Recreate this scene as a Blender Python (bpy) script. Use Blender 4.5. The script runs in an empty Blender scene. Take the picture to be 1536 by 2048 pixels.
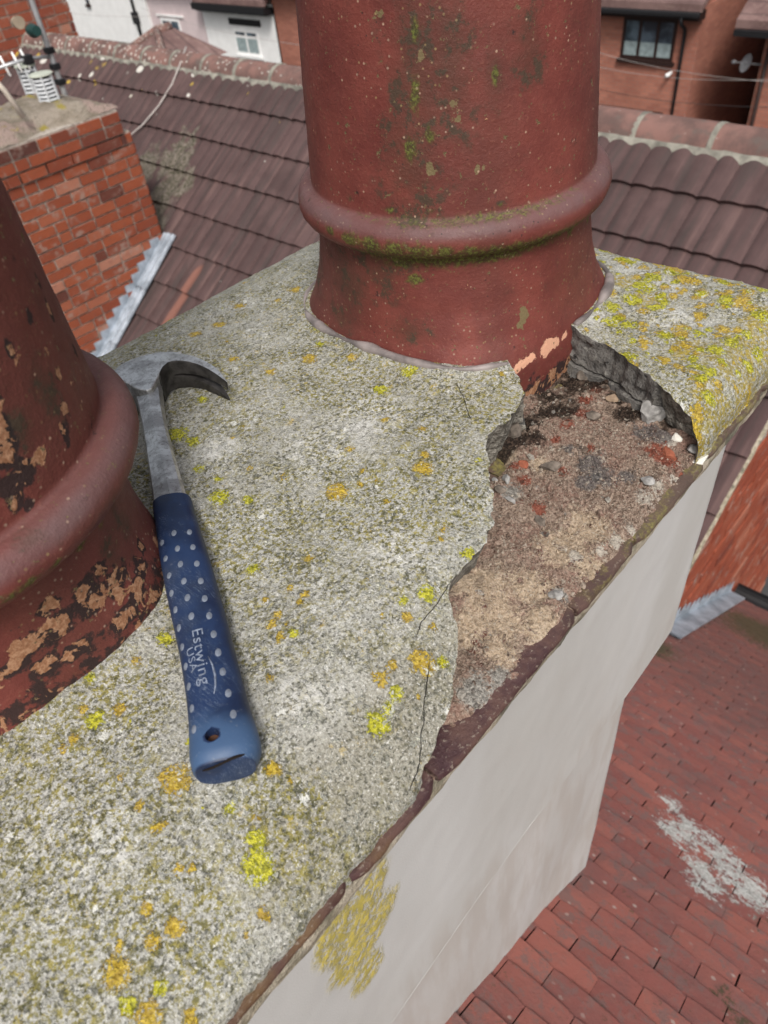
import bpy, bmesh, math, random
import numpy as np
from mathutils import Vector, Matrix
from mathutils.bvhtree import BVHTree

random.seed(7)
rng = np.random.default_rng(7)
SC = bpy.context.scene
COL = SC.collection

# ------------------------------------------------------------------ camera
F_PX = 1475.0
PPX, PPY = 768.0, 1024.0
CAM_H = 0.36
RM = np.array([[0.65884858, 0.56609245, -0.49543706],
               [-0.74628478, 0.40889023, -0.5252312],
               [-0.09475004, 0.71578497, 0.69186293]])
CAM = np.array([0.0, 0.0, CAM_H])
cd = bpy.data.cameras.new("Camera")
cam = bpy.data.objects.new("Camera", cd)
COL.objects.link(cam)
M = Matrix([list(RM[0]) + [0], list(RM[1]) + [0], list(RM[2]) + [CAM_H], [0, 0, 0, 1]])
cam.matrix_world = M
cd.sensor_fit = 'HORIZONTAL'
cd.sensor_width = 36.0
cd.lens = F_PX / 1536.0 * 36.0
cd.clip_start = 0.02
cd.clip_end = 800.0
cd.dof.use_dof = True
cd.dof.focus_distance = 0.50
cd.dof.aperture_fstop = 17.0
SC.camera = cam

# ------------------------------------------------------------------ light
SUN_EL, SUN_AZ = math.radians(52), math.radians(-135)      # azimuth of the sun in the XY plane
w = bpy.data.worlds.new("World"); SC.world = w; w.use_nodes = True
wn = w.node_tree; bg = wn.nodes['Background']
sky = wn.nodes.new('ShaderNodeTexSky'); sky.sky_type = 'NISHITA'; sky.sun_disc = False
sky.sun_elevation = SUN_EL; sky.sun_rotation = math.pi / 2 - SUN_AZ
sky.air_density = 1.6; sky.dust_density = 6.0; sky.ozone_density = 0.8
hsv = wn.nodes.new('ShaderNodeHueSaturation'); hsv.inputs['Saturation'].default_value = 0.35
wn.links.new(sky.outputs[0], hsv.inputs['Color']); wn.links.new(hsv.outputs[0], bg.inputs[0])
bg.inputs[1].default_value = 0.12
sl = bpy.data.lights.new("Sun", 'SUN'); sl.energy = 2.1; sl.angle = math.radians(14); sl.color = (1.0, 0.96, 0.9)
so = bpy.data.objects.new("Sun", sl); COL.objects.link(so)
sd = Vector((math.cos(SUN_EL) * math.cos(SUN_AZ), math.cos(SUN_EL) * math.sin(SUN_AZ), math.sin(SUN_EL)))
so.rotation_euler = sd.to_track_quat('Z', 'Y').to_euler()
SC.view_settings.view_transform = 'Standard'; SC.view_settings.look = 'None'
SC.view_settings.exposure = 0.12; SC.view_settings.gamma = 1.0

# ------------------------------------------------------------------ maths helpers
def ray(p):
    return RM @ np.array([(p[0] - PPX) / F_PX, -(p[1] - PPY) / F_PX, -1.0])
def on_z(p, z): r = ray(p); return CAM + r * ((z - CAM_H) / r[2])
def on_x(p, x): r = ray(p); return CAM + r * (x / r[0])
def on_y(p, y): r = ray(p); return CAM + r * (y / r[1])
def on_plane(p, a, c): r = ray(p); return CAM + r * ((c - CAM_H) / (r[2] - a * r[0]))
def _h(ix, iy, iz, s):
    n = (ix * 374761393 + iy * 668265263 + iz * 2147483647 + s * 1274126177) & 0xffffffff
    n = ((n ^ (n >> 13)) * 1274126177) & 0xffffffff
    return ((n ^ (n >> 16)) & 0xffff) / 65535.0
def vn(x, y, z=0.0, s=0):
    x = np.asarray(x, float); y = np.asarray(y, float); z = np.zeros_like(x) + z
    ix, iy, iz = np.floor(x).astype(np.int64), np.floor(y).astype(np.int64), np.floor(z).astype(np.int64)
    fx, fy, fz = x - ix, y - iy, z - iz
    fx, fy, fz = [t * t * (3 - 2 * t) for t in (fx, fy, fz)]
    r = 0
    for dx in (0, 1):
        for dy in (0, 1):
            for dz in (0, 1):
                wgt = (fx if dx else 1 - fx) * (fy if dy else 1 - fy) * (fz if dz else 1 - fz)
                r = r + wgt * _h(ix + dx, iy + dy, iz + dz, s)
    return r * 2 - 1
def fbm(x, y, z=0.0, s=0, o=4, g=0.5):
    r = 0; a = 1; t = 0
    for k in range(o):
        r = r + a * vn(np.asarray(x) * 2 ** k, np.asarray(y) * 2 ** k, np.asarray(z) * 2 ** k, s + k); t += a; a *= g
    return r / t
def sstep(a, b, x):
    t = np.clip((np.asarray(x, float) - a) / (b - a), 0, 1); return t * t * (3 - 2 * t)

# ------------------------------------------------------------------ object helpers
def tag(o, label=None, cat=None, group=None, kind=None):
    if label: o['label'] = label
    if cat: o['category'] = cat
    if group: o['group'] = group
    if kind: o['kind'] = kind
    return o
def thing(name, label, cat, loc=(0, 0, 0), group=None):
    o = bpy.data.objects.new(name, None); o.location = loc; o.empty_display_size = 0.02
    COL.objects.link(o); return tag(o, label, cat, group)
def root_of(o):
    v = Vector((0, 0, 0))
    while o is not None: v = v + o.location; o = o.parent
    return v
def mesh(name, V, Fc, mat, parent=None, smooth=False, attrs=None, midx=None, sharp=None):
    me = bpy.data.meshes.new(name)
    V = np.asarray(V, float)
    if parent is not None: V = V - np.array(root_of(parent))
    me.from_pydata(V.tolist(), [], [tuple(int(i) for i in f) for f in Fc])
    for m in (mat if isinstance(mat, (list, tuple)) else [mat]): me.materials.append(m)
    if attrs:
        for k, a in attrs.items():
            at = me.attributes.new(k, 'FLOAT', 'POINT'); at.data.foreach_set('value', np.asarray(a, np.float32))
    if midx is not None: me.polygons.foreach_set('material_index', np.asarray(midx, np.int32))
    if smooth: me.polygons.foreach_set('use_smooth', [True] * len(me.polygons))
    me.update()
    if sharp is not None and smooth:
        try: me.set_sharp_from_angle(angle=math.radians(sharp))
        except Exception: pass
    o = bpy.data.objects.new(name, me); COL.objects.link(o)
    if parent is not None: o.parent = parent
    return o
def bevel(o, wd, seg=2):
    m = o.modifiers.new('bevel', 'BEVEL'); m.width = wd; m.segments = seg; m.limit_method = 'ANGLE'; m.angle_limit = math.radians(35)
    return o
class MB:
    def __init__(s): s.V = []; s.F = []; s.a = []; s.m = []
    def add(s, V, Fc, a=0.0, m=0):
        n = len(s.V); s.V += [tuple(v) for v in V]; s.F += [tuple(i + n for i in f) for f in Fc]
        s.a += [a] * len(V); s.m += [m] * len(Fc)
    def box(s, lo, hi, a=0.0, m=0):
        x0, y0, z0 = lo; x1, y1, z1 = hi
        s.add([(x0, y0, z0), (x1, y0, z0), (x1, y1, z0), (x0, y1, z0), (x0, y0, z1), (x1, y0, z1), (x1, y1, z1), (x0, y1, z1)],
              [(0, 3, 2, 1), (4, 5, 6, 7), (0, 1, 5, 4), (1, 2, 6, 5), (2, 3, 7, 6), (3, 0, 4, 7)], a, m)
    def obox(s, o, ex, ey, ez, a=0.0, m=0):      # corner + 3 edge vectors (right handed)
        o, ex, ey, ez = map(np.array, (o, ex, ey, ez))
        s.add([o, o + ex, o + ex + ey, o + ey, o + ez, o + ex + ez, o + ex + ey + ez, o + ey + ez],
              [(0, 3, 2, 1), (4, 5, 6, 7), (0, 1, 5, 4), (1, 2, 6, 5), (2, 3, 7, 6), (3, 0, 4, 7)], a, m)
    def tube(s, pts, r, n=10, a=0.0, m=0, cap=True):
        pts = [np.array(p, float) for p in pts]; rings = []
        rr = r if hasattr(r, '__len__') else [r] * len(pts)
        for i, p in enumerate(pts):
            t = pts[min(i + 1, len(pts) - 1)] - pts[max(i - 1, 0)]; t = t / np.linalg.norm(t)
            u = np.cross(t, [0, 0, 1.0]);
            if np.linalg.norm(u) < 1e-3: u = np.cross(t, [0, 1.0, 0])
            u /= np.linalg.norm(u); v = np.cross(t, u)
            rings.append([p + rr[i] * (math.cos(2 * math.pi * k / n) * u + math.sin(2 * math.pi * k / n) * v) for k in range(n)])
        V = [q for R_ in rings for q in R_]; Fc = []
        for i in range(len(pts) - 1):
            for k in range(n): Fc.append((i * n + k, i * n + (k + 1) % n, (i + 1) * n + (k + 1) % n, (i + 1) * n + k))
        if cap: Fc.append(tuple(range(n))[::-1]); Fc.append(tuple((len(pts) - 1) * n + k for k in range(n)))
        s.add(V, Fc, a, m)
    def build(s, name, mat, parent=None, smooth=False, sharp=None):
        return mesh(name, s.V, s.F, mat, parent, smooth, {'rnd': s.a}, s.m, sharp)
def box_part(name, lo, hi, mat, parent, bev=0.0):
    b = MB(); b.box(lo, hi); o = b.build(name, mat, parent)
    if bev: bevel(o, bev)
    return o

# ------------------------------------------------------------------ material helpers
class NT:
    def __init__(s, name):
        s.mat = bpy.data.materials.new(name); s.mat.use_nodes = True; s.n = s.mat.node_tree.nodes; s.l = s.mat.node_tree.links
        s.b = s.n['Principled BSDF']; s.co = s.n.new('ShaderNodeTexCoord').outputs['Object']
    def put(s, inp, v):
        if isinstance(v, (int, float)): inp.default_value = v
        elif isinstance(v, tuple): inp.default_value = v if len(v) == len(inp.default_value) else (*v, 1.0)
        else: s.l.new(v, inp)
    def noise(s, sc, det=3, ro=0.55, dis=0.0, co=None, stretch=None):
        nd = s.n.new('ShaderNodeTexNoise'); nd.inputs['Scale'].default_value = sc; nd.inputs['Detail'].default_value = det
        nd.inputs['Roughness'].default_value = ro; nd.inputs['Distortion'].default_value = dis
        c = co or s.co
        if stretch: c = s.mapping(c, stretch)
        s.l.new(c, nd.inputs['Vector']); return nd.outputs[0]
    def mapping(s, c, scale=(1, 1, 1), rot=(0, 0, 0)):
        m = s.n.new('ShaderNodeMapping'); m.inputs['Scale'].default_value = scale; m.inputs['Rotation'].default_value = rot
        s.l.new(c, m.inputs['Vector']); return m.outputs[0]
    def voro(s, sc, feat='F1', out=0, co=None, rnd=1.0):
        nd = s.n.new('ShaderNodeTexVoronoi'); nd.feature = feat; nd.inputs['Scale'].default_value = sc
        nd.inputs['Randomness'].default_value = rnd
        s.l.new(co or s.co, nd.inputs['Vector']); return nd.outputs[out]
    def math(s, op, a, b=0.0, c=None, clamp=False):
        nd = s.n.new('ShaderNodeMath'); nd.operation = op; nd.use_clamp = clamp
        s.put(nd.inputs[0], a); s.put(nd.inputs[1], b)
        if c is not None: s.put(nd.inputs[2], c)
        return nd.outputs[0]
    def step(s, v, a, b, lo=0.0, hi=1.0):
        nd = s.n.new('ShaderNodeMapRange'); nd.interpolation_type = 'SMOOTHSTEP'
        s.put(nd.inputs[0], v); s.put(nd.inputs[1], a); s.put(nd.inputs[2], b); s.put(nd.inputs[3], lo); s.put(nd.inputs[4], hi)
        return nd.outputs[0]
    def mix(s, f, a, b, mode='MIX'):
        nd = s.n.new('ShaderNodeMix'); nd.data_type = 'RGBA'; nd.blend_type = mode
        s.put(nd.inputs[0], f); s.put(nd.inputs[6], a); s.put(nd.inputs[7], b); return nd.outputs[2]
    def ramp(s, f, stops):
        nd = s.n.new('ShaderNodeValToRGB'); e = nd.color_ramp.elements
        for i, (p, c) in enumerate(stops):
            el = e[i] if i < 2 else e.new(p)
            el.position = p; el.color = (*c, 1)
        s.l.new(f, nd.inputs[0]); return nd.outputs[0]
    def attr(s, nm):
        nd = s.n.new('ShaderNodeAttribute'); nd.attribute_name = nm; return nd.outputs['Fac']
    def bump(s, h, dist=0.001, st=1.0, normal=None):
        nd = s.n.new('ShaderNodeBump'); nd.inputs['Strength'].default_value = st; nd.inputs['Distance'].default_value = dist
        s.l.new(h, nd.inputs['Height'])
        if normal: s.l.new(normal, nd.inputs['Normal'])
        return nd.outputs[0]
    def done(s, col, rough=0.9, bump=None, metal=0.0, spec=0.3):
        s.put(s.b.inputs['Base Color'], col); s.put(s.b.inputs['Roughness'], rough); s.put(s.b.inputs['Metallic'], metal)
        s.put(s.b.inputs['Specular IOR Level'], spec)
        if bump is not None: s.l.new(bump, s.b.inputs['Normal'])
        return s.mat
def plain(name, col, rough=0.7, metal=0.0, var=0.12, sc=20.0, spec=0.3):
    t = NT(name); n = t.noise(sc, 4)
    c = t.mix(t.step(n, 0.3, 0.7), tuple(max(0, q * (1 - var)) for q in col), tuple(min(1, q * (1 + var)) for q in col))
    return t.done(c, rough, t.bump(n, 0.0005, 0.3), metal, spec)

# ---- concrete / flaunching
def m_flaunch():
    t = NT('weathered_mortar')
    grain = t.noise(620, 3, 0.75); g2 = t.noise(190, 4, 0.7); big = t.noise(8, 5, 0.65); mid = t.noise(36, 4, 0.65); b2 = t.noise(17, 4, 0.6)
    base = t.mix(t.step(grain, 0.34, 0.66), (0.29, 0.285, 0.255), (0.60, 0.595, 0.56))
    base = t.mix(t.step(b2, 0.40, 0.66, 0, 0.4), base, (0.33, 0.32, 0.28))
    base = t.mix(t.math('MULTIPLY', t.step(t.attr('pale'), 0.0, 0.7), t.step(g2, 0.42, 0.58, 0.1, 0.8)), base, (0.66, 0.655, 0.63))
    base = t.mix(t.step(t.attr('edge_shade'), 0.1, 0.9, 0, 0.75), base, t.mix(t.step(grain, 0.35, 0.65), (0.20, 0.185, 0.14), (0.36, 0.34, 0.28)))  # shading of the steeper front shoulder, put into the mortar colour
    # algae film, olive
    film = t.math('MULTIPLY', t.step(t.math('ADD', t.math('ADD', t.math('MULTIPLY', big, 0.9), t.math('MULTIPLY', t.attr('edge_shade'), -0.12)), t.math('ADD', t.math('MULTIPLY', mid, 0.7), t.math('MULTIPLY', t.attr('olive'), 0.32))), 0.58, 0.92), t.step(t.noise(330, 3, 0.75), 0.45, 0.57))
    base = t.mix(t.math('MULTIPLY', film, 0.85), base, t.mix(t.step(g2, 0.4, 0.6), (0.125, 0.115, 0.022), (0.30, 0.255, 0.042)))
    # dark grains
    sp = t.noise(430, 3, 0.65)
    dk = t.math('MULTIPLY', t.step(sp, t.step(mid, 0.3, 0.7, 0.60, 0.49), t.step(mid, 0.3, 0.7, 0.69, 0.58)), 0.70)
    base = t.mix(dk, base, t.mix(t.step(g2, 0.4, 0.6), (0.045, 0.05, 0.035), (0.11, 0.105, 0.06)))
    pit = t.step(t.voro(140), 0.0, 0.19, 1.0, 0.0); pit = t.math('MULTIPLY', pit, t.step(mid, 0.50, 0.64))
    base = t.mix(t.math('MULTIPLY', pit, 0.8), base, (0.05, 0.05, 0.035))
    wv = t.math('MULTIPLY', t.step(t.noise(700, 2), 0.61, 0.68), 0.75)
    base = t.mix(wv, base, (0.72, 0.71, 0.68))
    ff = t.math('MULTIPLY', t.step(t.math('ADD', t.attr('film'), t.math('MULTIPLY', t.math('SUBTRACT', t.noise(60, 5, 0.7), 0.5), 1.8)), 0.15, 0.65), t.step(t.noise(330, 3, 0.7), 0.36, 0.58))
    base = t.mix(t.math('MULTIPLY', ff, 0.85), base, t.mix(t.step(mid, 0.35, 0.65), (0.26, 0.21, 0.045), (0.44, 0.33, 0.05)))
    # scattered crumbs of ochre and lime lichen, thin and irregular
    cz = t.step(t.noise(6.5, 4, 0.6), 0.40, 0.60); c1 = t.noise(95, 5, 0.8); c2 = t.noise(120, 5, 0.8, co=t.mapping(t.co, (1, 1, 1), (1.0, 0.4, 2.0)))
    base = t.mix(t.math('MULTIPLY', t.math('MULTIPLY', t.step(c1, 0.60, 0.68), cz), 0.75), base, t.mix(t.step(g2, 0.4, 0.6), (0.26, 0.17, 0.03), (0.48, 0.34, 0.07)))
    base = t.mix(t.math('MULTIPLY', t.math('MULTIPLY', t.step(c2, 0.61, 0.68), t.step(big, 0.38, 0.58)), 0.75), base, t.mix(t.step(g2, 0.4, 0.6), (0.15, 0.15, 0.02), (0.33, 0.32, 0.04)))
    edge = t.math('ADD', t.math('MULTIPLY', t.math('SUBTRACT', t.noise(100, 5, 0.85), 0.5), 3.4), t.math('MULTIPLY', t.math('SUBTRACT', t.noise(420, 3, 0.75), 0.5), 1.7))
    lo = t.step(t.math('ADD', t.attr('ochre'), edge), 0.42, 0.54)
    ly = t.step(t.math('ADD', t.attr('yellow'), edge), 0.34, 0.44)
    lw = t.step(t.math('ADD', t.attr('white'), edge), 0.30, 0.40)
    blob = t.noise(520, 2)
    base = t.mix(t.math('MULTIPLY', lo, 0.88), base, t.mix(t.step(blob, 0.36, 0.66), (0.36, 0.235, 0.02), (0.66, 0.475, 0.055)))
    base = t.mix(t.math('MULTIPLY', ly, 0.92), base, t.mix(t.step(blob, 0.34, 0.62), (0.22, 0.22, 0.015), (0.60, 0.57, 0.04)))
    base = t.mix(t.math('MULTIPLY', lw, 0.85), base, (0.72, 0.72, 0.68))
    ck = t.math('ADD', t.attr('crack'), t.math('MULTIPLY', t.math('SUBTRACT', t.noise(110, 3), 0.5), 0.0035))
    ckm = t.step(t.math('ABSOLUTE', ck), 0.00010, 0.00034, 1.0, 0.0)
    base = t.mix(t.math('MULTIPLY', ckm, t.attr('crackw')), base, (0.03, 0.026, 0.022))
    h = t.math('ADD', t.math('MULTIPLY', grain, 0.9), t.math('MULTIPLY', g2, 1.5))
    h = t.math('SUBTRACT', h, t.math('MULTIPLY', dk, 0.5)); h = t.math('SUBTRACT', h, t.math('MULTIPLY', ckm, 1.0))
    h = t.math('ADD', h, t.math('MULTIPLY', t.math('ADD', ly, lo), t.math('MULTIPLY', blob, 1.6)))
    return t.done(base, 0.93, t.bump(h, 0.0017, 0.95), spec=0.2)
def m_fracture():
    t = NT('broken_mortar_face'); n = t.noise(150, 5, 0.7); b = t.noise(26, 4); g = t.noise(600, 2)
    c = t.mix(t.step(b, 0.35, 0.65), (0.095, 0.09, 0.086), (0.20, 0.19, 0.178))
    c = t.mix(t.step(n, 0.52, 0.66), c, (0.24, 0.23, 0.21)); c = t.mix(t.step(n, 0.44, 0.32), c, (0.04, 0.038, 0.037))
    h = t.math('ADD', n, t.math('MULTIPLY', g, 0.3))
    return t.done(c, 0.95, t.bump(h, 0.003, 1.0), spec=0.15)
def m_fracture2():
    t = NT('pale_broken_edge'); n = t.noise(150, 5, 0.7); g = t.noise(600, 2)
    c = t.mix(t.step(n, 0.40, 0.62), (0.15, 0.135, 0.115), (0.40, 0.375, 0.33)); c = t.mix(t.step(g, 0.55, 0.7, 0, 0.6), c, (0.08, 0.07, 0.06))
    return t.done(c, 0.95, t.bump(t.math('ADD', n, g), 0.003, 1.0), spec=0.15)
def m_bed():
    t = NT('exposed_rubble_bed'); n = t.noise(120, 5, 0.75); g = t.noise(480, 3, 0.7); m = t.noise(35, 4, 0.65)
    c = t.mix(t.step(g, 0.35, 0.65), (0.20, 0.14, 0.105), (0.50, 0.385, 0.31))
    c = t.mix(t.step(m, 0.45, 0.65, 0, 0.6), c, (0.32, 0.18, 0.145))
    e = t.math('ADD', t.math('MULTIPLY', t.math('SUBTRACT', n, 0.5), 1.8), t.math('MULTIPLY', t.math('SUBTRACT', t.noise(45, 4, 0.7), 0.5), 2.2))
    def lay(c, at, col, lo=0.2, hi=0.6, mx=1.0):
        return t.mix(t.math('MULTIPLY', t.step(t.math('ADD', t.attr(at), e), lo, hi), mx), c, col)
    c = lay(c, 'sand', t.mix(t.step(g, 0.3, 0.7), (0.44, 0.33, 0.225), (0.72, 0.58, 0.44)), 0.1, 0.7, 0.9)
    c = lay(c, 'grey', t.mix(t.step(g, 0.3, 0.7), (0.22, 0.21, 0.19), (0.52, 0.50, 0.46)), 0.2, 0.6, 0.9)
    c = lay(c, 'white', (0.62, 0.57, 0.50), 0.3, 0.7, 0.85)
    c = lay(c, 'slate', t.mix(t.step(g, 0.3, 0.7), (0.10, 0.095, 0.10), (0.22, 0.20, 0.19)), 0.2, 0.6, 0.85)
    c = lay(c, 'red', t.mix(t.step(g, 0.3, 0.7), (0.20, 0.05, 0.032), (0.36, 0.12, 0.08)), 0.3, 0.5, 0.9)
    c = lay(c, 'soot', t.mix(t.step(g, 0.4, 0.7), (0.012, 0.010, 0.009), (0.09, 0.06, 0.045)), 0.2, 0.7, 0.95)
    c = t.mix(t.math('MULTIPLY', t.step(n, 0.40, 0.30), 0.7), c, (0.05, 0.035, 0.028))
    rv = t.attr('rnd'); c = t.mix(t.step(rv, 0.02, 0.5, 0, 0.0), c, c); c = t.mix(t.math('MULTIPLY', t.step(rv, 0.7, 1.0), 0.6), c, (0.62, 0.55, 0.46)); c = t.mix(t.math('MULTIPLY', t.math('MULTIPLY', t.step(rv, 0.02, 0.05), t.step(rv, 0.35, 0.05)), 0.55), c, (0.07, 0.05, 0.04))
    h = t.math('ADD', t.math('MULTIPLY', n, 1.6), t.math('MULTIPLY', g, 0.9))
    return t.done(c, 0.97, t.bump(h, 0.0028, 1.0), spec=0.1)
def m_pot():
    t = NT('terracotta'); n = t.noise(26, 5, 0.6); f = t.noise(420, 3, 0.7); m = t.noise(75, 4, 0.6); st = t.noise(9, 4, 0.6, stretch=(1, 1, 0.25))
    c = t.mix(t.step(n, 0.3, 0.7), (0.130, 0.031, 0.026), (0.195, 0.050, 0.039))
    c = t.mix(t.step(st, 0.42, 0.62, 0, 0.55), c, (0.095, 0.034, 0.027))
    c = t.mix(t.math('MULTIPLY', t.step(f, 0.58, 0.72), 0.30), c, (0.30, 0.12, 0.08))
    e = t.math('MULTIPLY', t.math('SUBTRACT', m, 0.5), 2.0)
    e2 = t.math('MULTIPLY', t.math('SUBTRACT', t.noise(190, 4, 0.7), 0.5), 2.2)
    # purple-grey bloom on upward facing roll
    c = t.mix(t.math('MULTIPLY', t.step(t.attr('bloom'), 0.0, 1.0), t.step(n, 0.25, 0.7, 0.45, 0.9)), c, (0.135, 0.083, 0.085))
    # dirty film
    c = t.mix(t.math('MULTIPLY', t.step(t.math('ADD', t.attr('dirt'), e), 0.1, 1.1), 0.55), c, (0.060, 0.034, 0.022))
    c = t.mix(t.math('MULTIPLY', t.math('MULTIPLY', t.step(t.noise(75, 5, 0.75), 0.53, 0.60), t.step(t.math('ADD', t.attr('dirt'), t.math('MULTIPLY', e, 0.5)), 0.1, 0.7)), 0.7), c, (0.045, 0.040, 0.026))
    gm = t.math('MULTIPLY', t.step(t.math('ADD', t.attr('moss'), t.math('MULTIPLY', e2, 0.7)), 0.15, 0.75), t.step(f, 0.3, 0.6, 0.6, 1.0))
    c = t.mix(t.math('MULTIPLY', gm, 0.9), c, t.mix(t.step(f, 0.4, 0.65), (0.035, 0.042, 0.010), (0.13, 0.145, 0.03)))
    bk = t.step(t.math('ADD', t.attr('crust'), t.math('MULTIPLY', t.math('SUBTRACT', t.noise(60, 5, 0.7), 0.5), 2.4)), 0.35, 0.55)
    c = t.mix(t.math('MULTIPLY', bk, 0.9), c, (0.022, 0.016, 0.016))
    tn = t.step(t.math('ADD', t.attr('crust'), t.math('MULTIPLY', t.math('SUBTRACT', t.noise(85, 4, 0.65, 0.8), 0.5), 3.4)), 0.72, 0.80)
    c = t.mix(t.math('MULTIPLY', tn, 0.92), c, t.mix(t.step(f, 0.35, 0.7), (0.27, 0.12, 0.06), (0.48, 0.27, 0.16)))
    pk = t.step(t.math('ADD', t.attr('peel'), t.math('MULTIPLY', e2, 0.8)), 0.30, 0.38)
    c = t.mix(pk, c, (0.62, 0.33, 0.22))
    ol = t.step(t.math('ADD', t.attr('scar'), e2), 0.30, 0.40)
    c = t.mix(ol, c, (0.16, 0.12, 0.06))
    # pale specks, small dark pinholes
    g3 = t.math('MULTIPLY', t.step(t.voro(185), 0.08, 0.19, 1, 0), t.step(t.noise(13, 4, 0.6), 0.40, 0.58)); c = t.mix(t.math('MULTIPLY', g3, 0.7), c, t.mix(t.step(n, 0.45, 0.55), (0.30, 0.22, 0.10), (0.34, 0.24, 0.18)))
    v = t.voro(95); vv = t.step(v, 0.04, 0.10, 1.0, 0.0); sel = t.step(t.noise(30, 4), 0.38, 0.50)
    c = t.mix(t.math('MULTIPLY', t.math('MULTIPLY', vv, sel), 0.8), c, (0.42, 0.28, 0.20))
    v2 = t.step(t.voro(160), 0.05, 0.13, 1.0, 0.0); s2 = t.step(t.noise(18, 3), 0.47, 0.60)
    c = t.mix(t.math('MULTIPLY', t.math('MULTIPLY', v2, s2), 0.8), c, (0.03, 0.022, 0.02))
    h = t.math('ADD', t.math('MULTIPLY', f, 1.0), t.math('MULTIPLY', m, 0.35)); h = t.math('ADD', h, t.math('MULTIPLY', tn, 1.0)); h = t.math('ADD', h, t.math('MULTIPLY', pk, -0.8))
    rg = t.math('ADD', t.step(m, 0.3, 0.7, 0.50, 0.66), t.math('MULTIPLY', t.math('ADD', bk, gm), 0.2))
    return t.done(c, rg, t.bump(h, 0.0007, 0.8), spec=0.34)
def m_render():
    t = NT('grey_painted_render'); n = t.noise(2.5, 4, 0.6, 0.6, stretch=(2.2, 2.2, 1.0)); f = t.noise(900, 2); m = t.noise(14, 4)
    c = t.mix(t.step(n, 0.35, 0.68), (0.48, 0.475, 0.46), (0.54, 0.54, 0.535))
    c = t.mix(t.step(m, 0.45, 0.7, 0, 0.12), c, (0.43, 0.41, 0.38))
    c = t.mix(t.math('MULTIPLY', t.step(t.attr('streak'), 0, 1), t.step(t.noise(11, 4, 0.6, stretch=(3, 3, 0.5)), 0.40, 0.62, 0, 0.6)), c, (0.42, 0.39, 0.36))
    e = t.math('MULTIPLY', t.math('SUBTRACT', t.noise(45, 6, 0.82), 0.5), 2.6)
    y = t.math('MULTIPLY', t.step(t.math('ADD', t.attr('yel'), t.math('MULTIPLY', e, 0.8)), -0.05, 0.45), t.step(t.noise(200, 4, 0.75, stretch=(1, 1, 0.6)), 0.34, 0.56)); y = t.math('MULTIPLY', y, t.step(t.attr('yel'), 0.0, 0.25))
    c = t.mix(t.math('MULTIPLY', y, 0.92), c, t.mix(t.step(t.noise(120, 3), 0.38, 0.62), (0.40, 0.33, 0.05), (0.62, 0.50, 0.07)))
    g = t.math('MULTIPLY', t.math('MULTIPLY', t.step(t.math('ADD', t.attr('yel'), e), -0.15, 0.5), t.step(t.attr('yel'), 0.0, 0.2)), t.step(t.noise(260, 3, 0.7), 0.5, 0.62))
    c = t.mix(t.math('MULTIPLY', g, 0.5), c, (0.26, 0.25, 0.19))
    sc_ = t.step(t.voro(26), 0.012, 0.03, 1, 0)
    c = t.mix(t.math('MULTIPLY', sc_, 0.5), c, (0.3, 0.29, 0.28))
    h = t.math('ADD', t.math('MULTIPLY', f, 0.3), t.math('ADD', t.math('MULTIPLY', m, 2.0), t.math('MULTIPLY', y, 1.3)))
    return t.done(c, 0.72, t.bump(h, 0.0009, 0.6), spec=0.28)
def m_tile_edge():
    t = NT('glazed_clay_tile'); n = t.noise(40, 4, 0.65); f = t.noise(300, 4, 0.7)
    c = t.mix(t.step(n, 0.35, 0.65), (0.055, 0.026, 0.030), (0.105, 0.055, 0.046))
    c = t.mix(t.step(t.noise(18, 3), 0.52, 0.68, 0, 0.6), c, (0.17, 0.105, 0.04))
    c = t.mix(t.math('MULTIPLY', t.step(f, 0.56, 0.66), 0.6), c, (0.32, 0.27, 0.22))
    x = t.n.new('ShaderNodeSeparateXYZ'); t.l.new(t.co, x.inputs[0])
    mo = t.math('MULTIPLY', t.step(x.outputs[0], 0.24, 0.36), t.step(t.noise(55, 4, 0.7), 0.46, 0.58))
    c = t.mix(t.math('MULTIPLY', mo, 0.85), c, t.mix(t.step(f, 0.4, 0.6), (0.10, 0.09, 0.03), (0.30, 0.27, 0.05)))
    c = t.mix(t.math('MULTIPLY', t.step(x.outputs[0], 0.2, 0.4), 0.5), c, (0.13, 0.10, 0.075))
    return t.done(c, t.step(n, 0.3, 0.7, 0.35, 0.7), t.bump(t.math('ADD', f, n), 0.0012, 0.8), spec=0.45)
def m_bedding():
    t = NT('bedding_mortar'); n = t.noise(55, 5, 0.7); f = t.noise(420, 3, 0.7)
    c = t.mix(t.step(n, 0.36, 0.64), (0.26, 0.23, 0.165), (0.52, 0.46, 0.37))
    c = t.mix(t.step(t.noise(28, 4), 0.52, 0.66, 0, 0.8), c, (0.11, 0.11, 0.085))
    c = t.mix(t.math('MULTIPLY', t.step(f, 0.6, 0.7), 0.5), c, (0.08, 0.07, 0.05))
    return t.done(c, 0.95, t.bump(t.math('ADD', f, t.math('MULTIPLY', n, 2)), 0.0022, 0.9), spec=0.15)
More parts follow.
